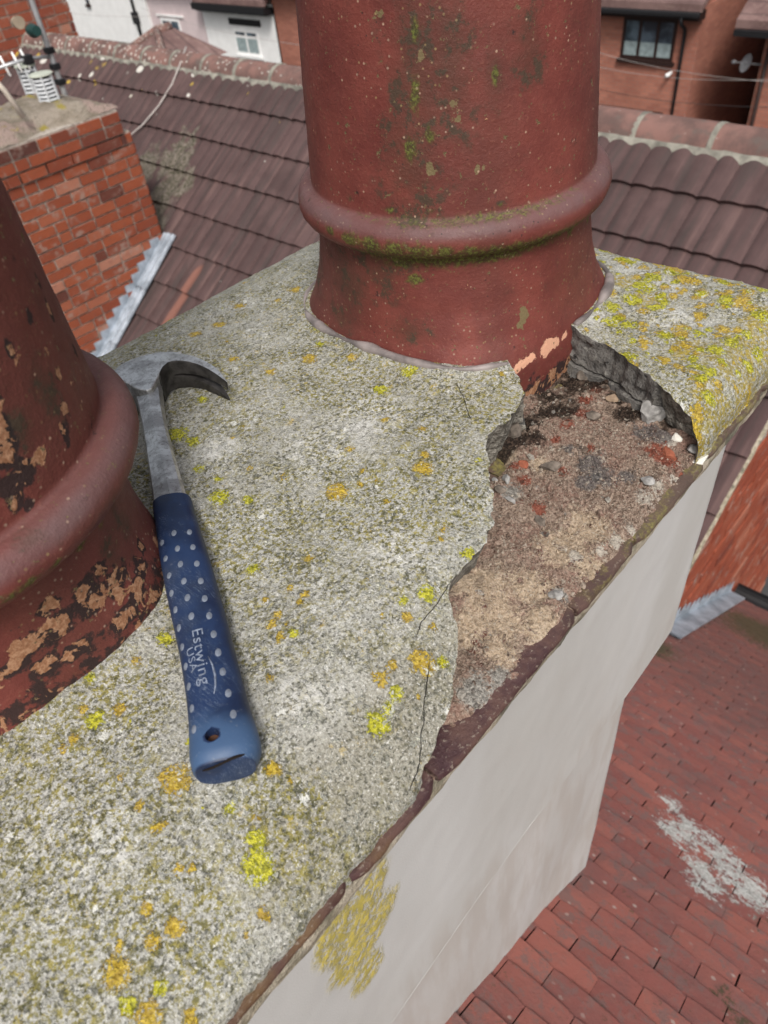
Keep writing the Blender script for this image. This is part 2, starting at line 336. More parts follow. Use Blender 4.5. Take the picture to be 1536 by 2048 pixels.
def m_brick(name='weathered_brick', c0=(0.23, 0.055, 0.030), c1=(0.37, 0.105, 0.050), dark=(0.09, 0.042, 0.036)):
    t = NT(name); r = t.attr('rnd'); n = t.noise(30, 4, 0.65); f = t.noise(160, 3, 0.7)
    c = t.mix(r, c0, c1); c = t.mix(t.step(r, 0.72, 0.95), c, (0.42, 0.19, 0.13)); c = t.mix(t.step(r, 0.25, 0.0, 0, 0.9), c, dark)
    c = t.mix(t.step(n, 0.50, 0.72, 0, 0.5), c, (0.20, 0.08, 0.06)); c = t.mix(t.step(t.noise(9, 5, 0.75), 0.54, 0.66, 0, 0.7), c, (0.36, 0.28, 0.24))
    return t.done(c, 0.9, t.bump(t.math('ADD', f, n), 0.004, 0.8), spec=0.2)
def m_joint():
    t = NT('lime_joint'); n = t.noise(40, 4, 0.7)
    return t.done(t.mix(t.step(n, 0.35, 0.65), (0.25, 0.21, 0.18), (0.48, 0.43, 0.38)), 0.95, t.bump(n, 0.004, 0.8), spec=0.15)
def m_brown_tiles():
    t = NT('brown_concrete_tile'); n = t.noise(3.5, 5, 0.65); f = t.noise(60, 4, 0.7); r = t.attr('rnd')
    c = t.mix(t.step(n, 0.35, 0.65), (0.070, 0.043, 0.042), (0.108, 0.067, 0.065)); c = t.mix(t.math('MULTIPLY', r, 0.5), c, (0.085, 0.052, 0.052))
    st = t.noise(7, 4, 0.6, stretch=(0.25, 4.0, 0.25))
    c = t.mix(t.step(st, 0.48, 0.64, 0, 0.55), c, (0.052, 0.044, 0.042)); c = t.mix(t.step(st, 0.45, 0.30, 0, 0.45), c, (0.175, 0.11, 0.10))
    ms = t.step(t.math('ADD', t.attr('moss'), t.math('MULTIPLY', t.math('SUBTRACT', t.noise(11, 5, 0.7), 0.5), 1.9)), 0.3, 0.6)
    c = t.mix(t.math('MULTIPLY', ms, 0.8), c, t.mix(t.step(f, 0.4, 0.6), (0.05, 0.052, 0.028), (0.22, 0.19, 0.16)))
    v = t.voro(7.5); dens = t.math('MULTIPLY', t.step(t.attr('lich'), 0.0, 1.0, 0.02, 0.36), 1.0)
    w_ = t.step(t.math('ADD', v, t.math('MULTIPLY', t.math('SUBTRACT', f, 0.5), 0.12)), t.math('MULTIPLY', dens, 0.7), dens, 1.0, 0.0)
    col = t.voro(7.5, out=1)
    sx = t.n.new('ShaderNodeSeparateColor'); t.l.new(col, sx.inputs[0])
    lc = t.mix(t.step(sx.outputs[0], 0.72, 0.76), (0.62, 0.60, 0.55), (0.50, 0.35, 0.06))
    c = t.mix(t.math('MULTIPLY', w_, 0.85), c, lc)
    rs = t.step(t.attr('rust'), 0.3, 0.6)
    c = t.mix(t.math('MULTIPLY', rs, 0.7), c, (0.26, 0.115, 0.085))
    return t.done(c, 0.85, t.bump(f, 0.003, 0.6), spec=0.25)
def m_ridge():
    t = NT('terracotta_ridge'); n = t.noise(6, 5, 0.65); f = t.noise(70, 4, 0.7)
    c = t.mix(t.step(n, 0.35, 0.65), (0.125, 0.078, 0.070), (0.235, 0.130, 0.112)); c = t.mix(t.step(t.noise(14, 4), 0.5, 0.68, 0, 0.7), c, (0.12, 0.10, 0.09))
    o = t.n.new('ShaderNodeNewGeometry').outputs['Position']
    x = t.n.new('ShaderNodeSeparateXYZ'); t.l.new(o, x.inputs[0])
    d = t.step(x.outputs[1], 2.0, 7.0, 0.06, 0.34)
    v = t.voro(24, co=o); w_ = t.step(t.math('ADD', v, t.math('MULTIPLY', t.math('SUBTRACT', f, 0.5), 0.15)), t.math('MULTIPLY', d, 0.75), d, 1.0, 0.0)
    c = t.mix(t.math('MULTIPLY', w_, 0.85), c, (0.55, 0.53, 0.48))
    return t.done(c, 0.85, t.bump(f, 0.003, 0.6), spec=0.25)
def m_red_tiles():
    t = NT('red_clay_plain_tile'); r = t.attr('rnd'); n = t.noise(14, 5, 0.65); f = t.noise(130, 4, 0.7)
    c = t.mix(r, (0.26, 0.090, 0.078), (0.36, 0.125, 0.098)); c = t.mix(t.step(r, 0.92, 1.0), c, (0.24, 0.11, 0.10)); c = t.mix(t.step(t.noise(60, 4, 0.7), 0.5, 0.7, 0, 0.5), c, (0.27, 0.13, 0.11))
    c = t.mix(t.step(n, 0.48, 0.70, 0, 0.6), c, (0.19, 0.095, 0.092)); c = t.mix(t.step(t.noise(24, 6, 0.75), 0.50, 0.60, 0, 0.75), c, (0.20, 0.125, 0.115)); c = t.mix(t.step(t.noise(5, 4), 0.5, 0.7, 0, 0.5), c, (0.17, 0.09, 0.085))
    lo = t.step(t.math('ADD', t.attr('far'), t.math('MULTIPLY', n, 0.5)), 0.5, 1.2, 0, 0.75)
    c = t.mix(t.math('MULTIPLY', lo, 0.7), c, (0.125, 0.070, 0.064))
    e = t.math('MULTIPLY', t.math('SUBTRACT', t.noise(55, 6, 0.85), 0.5), 3.6)
    w_ = t.step(t.math('ADD', t.attr('lich'), e), 0.60, 0.72)
    c = t.mix(t.math('MULTIPLY', w_, 0.85), c, t.mix(t.step(f, 0.4, 0.6), (0.42, 0.43, 0.40), (0.66, 0.68, 0.65)))
    v = t.step(t.math('ADD', t.voro(30), t.math('MULTIPLY', t.math('SUBTRACT', f, 0.5), 0.2)), 0.05, 0.15, 1.0, 0.0); s_ = t.step(t.noise(4.5, 3), 0.36, 0.56)
    c = t.mix(t.math('MULTIPLY', t.math('MULTIPLY', v, s_), 0.75), c, (0.46, 0.38, 0.34))
    ms = t.step(t.math('ADD', t.attr('moss'), e), 0.3, 0.7)
    c = t.mix(t.math('MULTIPLY', ms, 0.85), c, (0.065, 0.062, 0.030))
    return t.done(c, t.step(n, 0.3, 0.7, 0.52, 0.75), t.bump(t.math('ADD', f, n), 0.0016, 0.7), spec=0.35)
def m_lead():
    t = NT('lead_sheet'); n = t.noise(12, 5, 0.7)
    return t.done(t.mix(t.step(n, 0.35, 0.65), (0.24, 0.275, 0.32), (0.44, 0.49, 0.56)), 0.55, t.bump(n, 0.004, 0.5), 0.15, 0.4)
def m_steel():
    t = NT('scuffed_steel'); n = t.noise(55, 5, 0.7, 0.5); f = t.noise(380, 4, 0.75); s_ = t.noise(40, 5, 0.7, stretch=(1, 6, 1)); b = t.noise(24, 3)
    c = t.mix(t.step(n, 0.38, 0.62), (0.36, 0.36, 0.37), (0.66, 0.67, 0.68)); c = t.mix(t.math('MULTIPLY', t.step(f, 0.52, 0.64), 0.6), c, (0.18, 0.165, 0.155))
    c = t.mix(t.step(b, 0.56, 0.70, 0, 0.35), c, (0.22, 0.20, 0.19))
    rg = t.math('ADD', t.step(n, 0.3, 0.7, 0.44, 0.28), t.math('MULTIPLY', s_, 0.15))
    return t.done(c, rg, t.bump(t.math('ADD', f, t.math('ADD', s_, n)), 0.0004, 0.55), 0.85, 0.5)
def m_grip():
    t = NT('blue_vinyl_grip'); n = t.noise(30, 4, 0.65); f = t.noise(300, 3, 0.7); sx = t.n.new('ShaderNodeSeparateXYZ'); t.l.new(t.co, sx.inputs[0])
    c = t.mix(t.step(n, 0.38, 0.62), (0.007, 0.017, 0.052), (0.013, 0.032, 0.092))
    en = t.math('ADD', t.attr('wear'), t.math('MULTIPLY', t.math('SUBTRACT', n, 0.5), 0.5))
    c = t.mix(t.step(en, 0.35, 0.85, 0, 0.9), c, (0.050, 0.100, 0.200))
    c = t.mix(t.step(t.noise(11, 4, 0.6), 0.54, 0.72, 0, 0.6), c, (0.055, 0.064, 0.078))
    sc1 = t.noise(60, 2, 0.5, 1.5, stretch=(9, 0.8, 1)); sc2 = t.noise(48, 2, 0.5, 1.5, co=t.mapping(t.co, (8, 0.8, 1), (0, 0, 0.7)))
    sm = t.math('MAXIMUM', t.step(t.math('ABSOLUTE', t.math('SUBTRACT', sc1, 0.5)), 0.0, 0.010, 1, 0), t.step(t.math('ABSOLUTE', t.math('SUBTRACT', sc2, 0.5)), 0.0, 0.008, 1, 0))
    sm = t.math('MULTIPLY', sm, t.step(t.noise(35, 2), 0.48, 0.62))
    c = t.mix(t.math('MULTIPLY', sm, 0.35), c, (0.30, 0.36, 0.45))
    c = t.mix(t.math('MULTIPLY', t.step(f, 0.62, 0.72), 0.25), c, (0.20, 0.22, 0.25))
    rg = t.step(n, 0.3, 0.7, 0.42, 0.60)
    return t.done(c, rg, t.bump(t.math('ADD', t.math('MULTIPLY', f, 0.4), n), 0.0004, 0.5), spec=0.4)

MAT = dict(flaunch=m_flaunch(), frac=m_fracture(), frac2=m_fracture2(), bed=m_bed(), pot=m_pot(), render=m_render(), tile=m_tile_edge(), bedding=m_bedding(),
           brick=m_brick(), joint=m_joint(), brown=m_brown_tiles(), ridge=m_ridge(), red=m_red_tiles(), lead=m_lead(), steel=m_steel(), grip=m_grip())
MAT['claw_dark'] = plain('dark_claw_steel', (0.075, 0.07, 0.068), 0.5, 0.6, 0.5, 120, 0.5)
MAT['dimple'] = plain('worn_grip_dots', (0.165, 0.19, 0.24), 0.6, 0, 0.15, 300)
MAT['black'] = plain('black_plastic', (0.015, 0.015, 0.017), 0.45)
MAT['dark'] = plain('dark_hole', (0.01, 0.006, 0.004), 0.9)
MAT['soot'] = plain('sooty_inside', (0.02, 0.016, 0.014), 0.95)
MAT['mastic'] = plain('grey_mastic', (0.215, 0.185, 0.18), 0.5, 0, 0.45, 45, 0.4)
MAT['white'] = plain('white_masonry_paint', (0.80, 0.80, 0.80), 0.7, 0, 0.04, 3)
MAT['pink'] = plain('pale_pink_render', (0.60, 0.50, 0.51), 0.8, 0, 0.05, 3)
MAT['upvc'] = plain('white_upvc', (0.82, 0.82, 0.82), 0.4)
MAT['alu'] = plain('dull_aluminium', (0.48, 0.49, 0.51), 0.42, 0.6)
MAT['cable'] = plain('pale_cable', (0.42, 0.38, 0.36), 0.6)
MAT['wire'] = plain('dark_wire', (0.05, 0.045, 0.045), 0.6)
MAT['brownroof'] = plain('brown_roof_slope', (0.135, 0.085, 0.08), 0.8, 0, 0.25, 6)
MAT['frame_dk'] = plain('dark_window_frame', (0.028, 0.014, 0.012), 0.5)
MAT['ground'] = plain('grey_tarmac', (0.06, 0.06, 0.06), 0.9, 0, 0.2, 2)
MAT['curtain_reflection'] = plain('net_curtain_reflection', (0.27, 0.33, 0.34), 0.9, 0, 0.2, 9)  # net curtains, and the reflection painted in the brick house window
MAT['soil'] = plain('dark_recess', (0.03, 0.022, 0.02), 0.95)
def m_glass():
    t = NT('window_glass'); n = t.noise(1.7, 3)
    return t.done(t.mix(t.step(n, 0.4, 0.6), (0.035, 0.05, 0.065), (0.11, 0.15, 0.19)), 0.08, None, 0, 0.7)
MAT['glass'] = m_glass()
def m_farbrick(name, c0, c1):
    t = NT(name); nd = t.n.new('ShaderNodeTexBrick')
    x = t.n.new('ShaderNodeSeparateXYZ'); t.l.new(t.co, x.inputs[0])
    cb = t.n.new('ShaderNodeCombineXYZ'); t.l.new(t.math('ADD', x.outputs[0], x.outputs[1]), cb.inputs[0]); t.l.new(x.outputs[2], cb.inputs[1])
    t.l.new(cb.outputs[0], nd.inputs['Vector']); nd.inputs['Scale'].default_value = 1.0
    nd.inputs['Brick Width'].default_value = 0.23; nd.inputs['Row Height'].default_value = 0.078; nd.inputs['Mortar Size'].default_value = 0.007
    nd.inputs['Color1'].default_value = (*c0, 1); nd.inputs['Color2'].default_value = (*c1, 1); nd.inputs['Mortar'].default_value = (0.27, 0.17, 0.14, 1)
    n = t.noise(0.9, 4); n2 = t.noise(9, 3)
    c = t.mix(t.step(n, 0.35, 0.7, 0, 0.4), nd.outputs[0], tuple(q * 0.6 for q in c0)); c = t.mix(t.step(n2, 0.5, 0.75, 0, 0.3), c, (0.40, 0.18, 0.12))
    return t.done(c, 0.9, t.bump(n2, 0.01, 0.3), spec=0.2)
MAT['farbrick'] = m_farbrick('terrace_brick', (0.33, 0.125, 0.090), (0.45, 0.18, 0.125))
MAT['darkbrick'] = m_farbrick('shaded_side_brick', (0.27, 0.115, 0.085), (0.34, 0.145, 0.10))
MAT['gablebrick'] = m_brick('gable_brick', (0.26, 0.060, 0.035), (0.36, 0.095, 0.050), (0.17, 0.05, 0.035))

# ------------------------------------------------------------------ ground
g = MB(); g.add([(-400, -400, -9.2), (400, -400, -9.2), (400, 400, -9.2), (-400, 400, -9.2)], [(0, 1, 2, 3)])
tag(g.build('ground', MAT['ground']), kind='structure')

# ================================================================== our chimney stack
Y0, YB, XL, XR = 0.1235, 0.612, -0.62, 0.645
RP = (0.4805, 0.3800); LP = (0.0335, 0.386)         # pot axes
RED_A, RED_C = -0.759, -0.665                     # red roof plane  z = a x + c
BR_A, BR_C = 0.727, -3.419                        # brown roof plane z = a x + c
YG = 0.54                                         # gable wall of the brown roofed house

def mh(x, y, fine=True):
    x = np.asarray(x, float); y = np.asarray(y, float)
    zc = 0.005 + 0.007 * sstep(0.33, 0.41, x)
    zr = 0.0415 - 0.003 * sstep(0.38, 0.56, x) + 0.002 * np.sin(x * 9)
    d = np.clip((y - Y0) / 0.105, 0, 1); fr = 1 - (1 - d) ** 2.5
    e = np.clip((y - Y0) / 0.024, 0, 1); fb = np.sqrt(np.clip(e * (2 - e), 0, 1)) * 0.5 + e * 0.5
    g = sstep(0.40, 0.45, x); fr = fr * (1 - g) + np.minimum(fb, 1) * g
    z = zc + (zr - zc) * fr
    db = np.clip((YB - y) / 0.10, 0, 1); z = z * np.sqrt(np.clip(1 - (1 - db) ** 2.4, 0, 1))
    de = np.clip((XR - x) / 0.045, 0, 1); z = z * np.sqrt(np.clip(1 - (1 - de) ** 2.6, 0.0, 1))
    for (cx, cy), r in ((RP, 0.124), (LP, 0.106)):
        q = (np.abs(x - cx) ** 2.7 + np.abs(y - cy) ** 2.7) ** (1 / 2.7)
        z = z + 0.0045 * np.exp(-np.clip(q - r, 0, 1) / 0.012)
    z = z + 0.0032 * fbm(x * 11, y * 11, 0, 3, 3)
    if fine:
        z = z + 0.0011 * fbm(x * 70, y * 70, 0, 9, 3) + 0.00065 * fbm(x * 260, y * 260, 0, 21, 2)
    return z
def hit_m(p, f=mh):
    r = ray(p); ts = np.linspace(0.2, 1.6, 1401); q = CAM[:, None] + r[:, None] * ts
    below = q[2] < f(q[0], q[1]); i = int(np.argmax(below))
    return q[:, i]

# ---- cavity outline (broken flaunching)
pL = [(1000, 700), (1030, 742), (1050, 784), (1036, 815), (1020, 842), (992, 858), (972, 873), (968, 892), (981, 930), (984, 985), (988, 1040),
      (975, 1085), (945, 1112), (925, 1140), (895, 1176), (901, 1212), (913, 1250), (918, 1300), (912, 1350), (905, 1400), (880, 1462),
      (868, 1500), (850, 1540), (828, 1582), (806, 1614)]
pR = [(1416, 912), (1400, 896), (1391, 868), (1378, 838), (1350, 800), (1318, 768), (1290, 745), (1255, 722), (1230, 700), (1195, 684), (1158, 664), (1130, 640)]
A = [hit_m(p)[:2] for p in pL]; B = [hit_m(p)[:2] for p in pR]
A[-1] = np.array([A[-1][0], Y0 - 0.001]); B[0] = np.array([B[0][0] + 0.002, Y0 - 0.001])
def rough_line(P, amp, seed):
    out = []
    for a, b in zip(P[:-1], P[1:]):
        n = max(2, int(np.linalg.norm(b - a) / 0.0016))
        for k in range(n):
            out.append(a + (b - a) * k / n)
    out.append(P[-1]); out = np.array(out)
    amp = amp * 1.25; out[:, 0] += amp * fbm(out[:, 0] * 160, out[:, 1] * 160, 0, seed, 3); out[:, 1] += amp * fbm(out[:, 0] * 160, out[:, 1] * 160, 5.5, seed + 3, 3)
    return out
LA = rough_line(A, 0.0024, 50); LB = rough_line(B, 0.0020, 60)
poly = np.vstack([LA, [[A[-1][0], 0.05]], [[B[0][0], 0.05]], LB, [[0.47, 0.33]], [[0.40, 0.30]]])
def inside(x, y, P):
    x = np.asarray(x); y = np.asarray(y); c = np.zeros(x.shape, bool); n = len(P)
    for i in range(n):
        x1, y1 = P[i]; x2, y2 = P[(i + 1) % n]
        if y1 == y2: continue
        k = ((y1 > y) != (y2 > y)) & (x < (x2 - x1) * (y - y1) / (y2 - y1) + x1); c ^= k
    return c

stack = thing('chimney_stack', 'grey rendered chimney stack carrying both clay pots, its lichened mortar top broken open', 'chimney stack', (0.0, 0.35, -1.3))

# ---- flaunching grid
RES = 0.0021
gx = np.arange(-0.34, XR + 1e-6, RES); gy = np.arange(Y0, YB + RES, RES)
GX, GY = np.meshgrid(gx, gy, indexing='ij'); nx, ny = GX.shape
VX = GX.copy(); VY = GY.copy()
ins = inside(VX, VY, poly)
cell = ~(ins[:-1, :-1] | ins[1:, :-1] | ins[:-1, 1:] | ins[1:, 1:])
used = np.zeros((nx, ny), bool); used[:-1, :-1] |= cell; used[1:, :-1] |= cell; used[:-1, 1:] |= cell; used[1:, 1:] |= cell
cnt = np.zeros((nx, ny), int)
for a, b in ((0, 0), (1, 0), (0, 1), (1, 1)): cnt[a:nx - 1 + a, b:ny - 1 + b] += cell
edge_v = used & (cnt < 4)
edge_v[0, :] = False; edge_v[-1, :] = False; edge_v[:, -1] = False
allp = np.vstack([LA, LB])
ei = np.argwhere(edge_v)
for i, j in ei:
    if j == 0 and not (ins[max(i - 2, 0):i + 3, 0:2].any()): continue
    dd = (allp[:, 0] - VX[i, j]) ** 2 + (allp[:, 1] - VY[i, j]) ** 2; k = dd.argmin()
    if dd[k] < (RES * 1.8) ** 2: VX[i, j], VY[i, j] = allp[k] if j > 0 else (allp[k][0], Y0)
# wavering front edge
fr_w = np.exp(-((VY - Y0) / 0.006)) * (0.0022 * fbm(VX * 45, VX * 0, 0, 31, 4) + 0.001 * fbm(VX * 300, VX * 0, 0, 35, 2))
VY2 = VY - fr_w + np.exp(-((VY - Y0) / 0.006)) * 0.0003
VZ = mh(VX, VY)

# ---- lichen and stain distance fields
att = {k: np.zeros((nx, ny)) for k in ('ochre', 'yellow', 'white', 'pale', 'film', 'olive')}
def spot(kind, x, y, r, asp=1.0, ang=0.0):
    R_ = r * max(1, asp) * 1.6
    i0, i1 = np.searchsorted(gx, [x - R_, x + R_]); j0, j1 = np.searchsorted(gy, [y - R_, y + R_])
    if i1 <= i0 or j1 <= j0: return
    dx = VX[i0:i1, j0:j1] - x; dy = VY[i0:i1, j0:j1] - y
    u = dx * math.cos(ang) + dy * math.sin(ang); v = -dx * math.sin(ang) + dy * math.cos(ang)
    d = np.sqrt((u / asp) ** 2 + v ** 2)
    a = att[kind][i0:i1, j0:j1]; np.maximum(a, 1.25 * (1 - d / (r * 1.6)), out=a)
def pspot(kind, px, py, rpx, asp=1.0, ang=0.0):
    q = hit_m((px, py), lambda a, b: mh(a, b, False)); dep = abs((RM.T @ (q - CAM))[2]); spot(kind, q[0], q[1], rpx * dep / F_PX, asp, ang)
for s_ in [(648, 650, 17), (700, 651, 15), (355, 868, 19), (385, 885, 14), (397, 938, 10), (440, 995, 19), (755, 1450, 20), (792, 1387, 13), (515, 1735, 26),
           (512, 1684, 17), (190, 1440, 18), (330, 1278, 15), (180, 1355, 9), (778, 1418, 9), (498, 1000, 12), (508, 1140, 11), (936, 1110, 14), (760, 780, 16), (640, 690, 8),
           (865, 728, 10), (820, 745, 14), (320, 1975, 12), (256, 2010, 15), (855, 1190, 16), (405, 800, 9), (885, 1325, 9), (1290, 500, 20), (1270, 475, 17), (1225, 470, 16), (1330, 505, 17), (1450, 540, 16), (1430, 702, 17), (1465, 685, 19), (1330, 672, 13),
           (1265, 602, 18), (1285, 575, 22), (1225, 615, 14), (1425, 742, 11), (1400, 758, 11), (1385, 500, 14), (1290, 478, 14), (1250, 465, 12), (1520, 630, 16)]: pspot('yellow', *s_)
for s_ in [(620, 718, 15), (540, 745, 13), (466, 719, 10), (850, 912, 11), (846, 938, 18), (675, 985, 21), (765, 1358, 18), (785, 1332, 11), (843, 1327, 24), (885, 1330, 8), (545, 1250, 12),
           (560, 1275, 12), (540, 1356, 9), (273, 1326, 11), (350, 1562, 30), (330, 1550, 16), (420, 1530, 15), (545, 1540, 16), (582, 1560, 8), (232, 1945, 26), (238, 1887, 10), (280, 1613, 10),
           (313, 1656, 11), (330, 1650, 9), (361, 1742, 9), (386, 1738, 8), (296, 1818, 12), (307, 1882, 15), (350, 1858, 20), (530, 1832, 14), (704, 716, 10), (775, 1005, 9), (866, 1255, 9), (610, 1190, 9),
           (580, 1175, 8), (555, 1230, 9), (600, 1205, 8), (530, 1200, 9), (575, 1250, 8), (845, 860, 9), (770, 840, 9), (700, 900, 9), (300, 2035, 24), (385, 2040, 18), (1265, 480, 14), (1350, 540, 24), (1370, 560, 22), (1340, 520, 16), (1480, 605, 22),
           (1500, 618, 15), (1440, 560, 14), (1360, 670, 17), (1372, 692, 15), (1320, 668, 13), (1290, 685, 14), (1360, 735, 16), (1240, 520, 13), (1245, 505, 12), (1400, 590, 12), (1450, 590, 11), (1330, 575, 10), (1395, 875, 15), (1390, 850, 9), (440, 650, 12), (480, 612, 12), (590, 580, 12), (390, 668, 12), (150, 1480, 12), (130, 1500, 14), (240, 1420, 14), (170, 1420, 10)]: pspot('ochre', *s_)
for s_ in [(605, 1390, 40), (640, 1420, 44), (690, 1400, 30), (560, 1330, 16), (1190, 640, 30), (300, 1505, 12), (200, 1690, 60), (120, 1640, 50), (640, 900, 60), (740, 830, 60), (60, 1700, 40), (430, 900, 40), (800, 1100, 50), (1300, 560, 50), (1340, 640, 40)]: pspot('pale', *s_)
for s_ in [(1480, 745, 60), (1420, 800, 46), (1510, 690, 45), (1530, 650, 40), (1455, 850, 40), (1400, 880, 26), (1300, 600, 30), (1240, 560, 30), (1380, 700, 36)]: pspot('film', *s_)
for s_ in [(170, 1490, 110), (230, 1400, 80), (60, 1450, 60), (800, 1000, 110), (720, 760, 80), (480, 1080, 90), (560, 1640, 90), (100, 1950, 120), (1000, 780, 60), (360, 1880, 90)]: pspot('olive', *s_)
for k in range(420):
    x = rng.uniform(-0.3, XR); y = rng.uniform(Y0 + 0.01, YB); c = 0.5 + 0.5 * float(fbm(x * 13, y * 13, 0, 77, 3)) * 1.8
    if rng.random() > c: continue
    r = 0.0010 + 0.0022 * rng.random() ** 2.6
    spot('ochre' if rng.random() < 0.72 else 'yellow', x, y, r, 1 + rng.random() * 0.6, rng.random() * 3)
for k in range(160): spot('white', rng.uniform(-0.3, XR), rng.uniform(Y0, YB), 0.0009 + 0.0012 * rng.random())
for k in range(420):                                       # lichens crowd the far block
    x = rng.uniform(0.42, XR); y = rng.uniform(Y0, 0.36)
    spot('ochre' if rng.random() < 0.6 else 'yellow', x, y, 0.0016 + 0.0042 * rng.random() ** 2, 1.3, rng.random() * 3)
# crack distance fields
cr = [[(913, 768), (925, 790), (934, 815), (940, 834)], [(896, 1176), (870, 1215), (842, 1248), (835, 1268)], [(857, 1330), (850, 1400), (846, 1460), (842, 1520), (826, 1570)]]
cd_ = np.full((nx, ny), 1.0); cw_ = np.zeros((nx, ny))
for L in cr:
    P_ = [hit_m(p, lambda a, b: mh(a, b, False))[:2] for p in L]
    for a, b in zip(P_[:-1], P_[1:]):
        ab = b - a; t_ = ((VX - a[0]) * ab[0] + (VY - a[1]) * ab[1]) / (ab @ ab); tc = np.clip(t_, 0, 1)
        dd = np.hypot(VX - a[0] - tc * ab[0], VY - a[1] - tc * ab[1])
        sg = np.sign((VX - a[0]) * ab[1] - (VY - a[1]) * ab[0]) * dd
        m_ = dd < np.abs(cd_); cd_ = np.where(m_, sg, cd_)
        cw_ = np.maximum(cw_, np.where(dd < 0.004, 1.0, 0.0))
edge_shade = sstep(0.085, 0.01, VY - Y0) * sstep(0.33, 0.2, VX) * sstep(0.02, 0.10, VX + 0.03)  # mask for the shade painted along the near front edge
edgen = np.minimum(1, np.maximum(att['yellow'], att['ochre']) * 1.3)
VZ = VZ + 0.0009 * np.clip(edgen, 0, 1) * (0.5 + 0.5 * vn(VX * 700, VY * 700, 0, 5))
idx = -np.ones((nx, ny), int); idx[used] = np.arange(used.sum())
V = np.stack([VX[used], VY2[used], VZ[used]], 1)
ci = np.argwhere(cell)
Fq = np.stack([idx[ci[:, 0], ci[:, 1]], idx[ci[:, 0] + 1, ci[:, 1]], idx[ci[:, 0] + 1, ci[:, 1] + 1], idx[ci[:, 0], ci[:, 1] + 1]], 1)
# boundary edges -> broken faces
from collections import Counter
ec = {}
for f in Fq:
    for k in range(4):
        a, b = int(f[k]), int(f[(k + 1) % 4])
        if (b, a) in ec: del ec[(b, a)]
        else: ec[(a, b)] = 1
be = list(ec.keys())
bv = sorted({a for e in be for a in e}); bmap = {v: k for k, v in enumerate(bv)}
Bv = V[bv]
nrm = np.zeros((len(bv), 2))
for a, b in be:
    d = V[b, :2] - V[a, :2]; n_ = np.array([d[1], -d[0]]); nrm[bmap[a]] += n_; nrm[bmap[b]] += n_
nrm /= (np.linalg.norm(nrm, axis=1, keepdims=True) + 1e-9)
for _ in range(14):
    nn = nrm.copy()
    for a, b in be: nn[bmap[a]] += nrm[bmap[b]]; nn[bmap[b]] += nrm[bmap[a]]
    nrm = nn / (np.linalg.norm(nn, axis=1, keepdims=True) + 1e-9)
rows = [0.06, 0.14, 0.22, 0.30, 0.38, 0.46, 0.54, 0.57, 0.60, 0.68, 0.78, 0.88, 1.0]
offs = [0.0002, -0.0006, -0.0002, 0.0008, 0.0000, 0.0010, 0.0008, -0.0050, 0.0030, 0.0036, 0.0046, 0.0060, 0.0080]
allV = [V]; base = len(V); Fs = []; Fm = []; prev = [bv[k] for k in range(len(bv))]
isR = (Bv[:, 0] > 0.36) & (Bv[:, 1] > Y0 + 0.002) & (Bv[:, 0] + 0.9 * Bv[:, 1] > 0.60)
for r_, o_ in zip(rows, offs):
    z = Bv[:, 2] + (-0.006 - Bv[:, 2]) * (r_ + 0.07 * np.sin(Bv[:, 0] * 55) * (0.3 < r_ < 0.9))
    amp = np.where(isR, 1.0, 0.12)
    o = amp * (o_ + 0.0040 * fbm(Bv[:, 0] * 85, Bv[:, 1] * 85, r_ * 11, 13, 4, 0.7))
    fe_ = Bv[:, 1] < Y0 + 0.0028
    o = np.where(isR | fe_, o, o - 0.0015 - 0.012 * r_)
    q = np.stack([Bv[:, 0] + nrm[:, 0] * o, Bv[:, 1] + nrm[:, 1] * o, z], 1)
    allV.append(q); cur = [base + k for k in range(len(bv))]; base += len(bv)
    for a, b in be:
        ka, kb = bmap[a], bmap[b]; Fs.append((prev[kb], prev[ka], cur[ka], cur[kb])); Fm.append(0 if (V[a, 1] < Y0 + 0.0028 and V[b, 1] < Y0 + 0.0028) else (1 if (V[a, 0] > 0.36 and V[a, 0] + 0.9 * V[a, 1] > 0.60 and isR[ka]) else 2))
    prev = cur
Vall = np.vstack(allV); nadd = len(Vall) - len(V)
attrs = {k: np.concatenate([a[used]] + [a[used][bv]] * len(rows)) for k, a in att.items()}
attrs['edge_shade'] = np.concatenate([edge_shade[used], np.zeros(nadd)]); attrs['crack'] = np.concatenate([cd_[used], np.ones(nadd)]); attrs['crackw'] = np.concatenate([cw_[used], np.zeros(nadd)])
Fall = [tuple(f) for f in Fq] + Fs
fl = mesh('mortar_flaunching', Vall, Fall, [MAT['flaunch'], MAT['frac'], MAT['frac2']], stack, True, attrs, [0] * len(Fq) + Fm, 50)

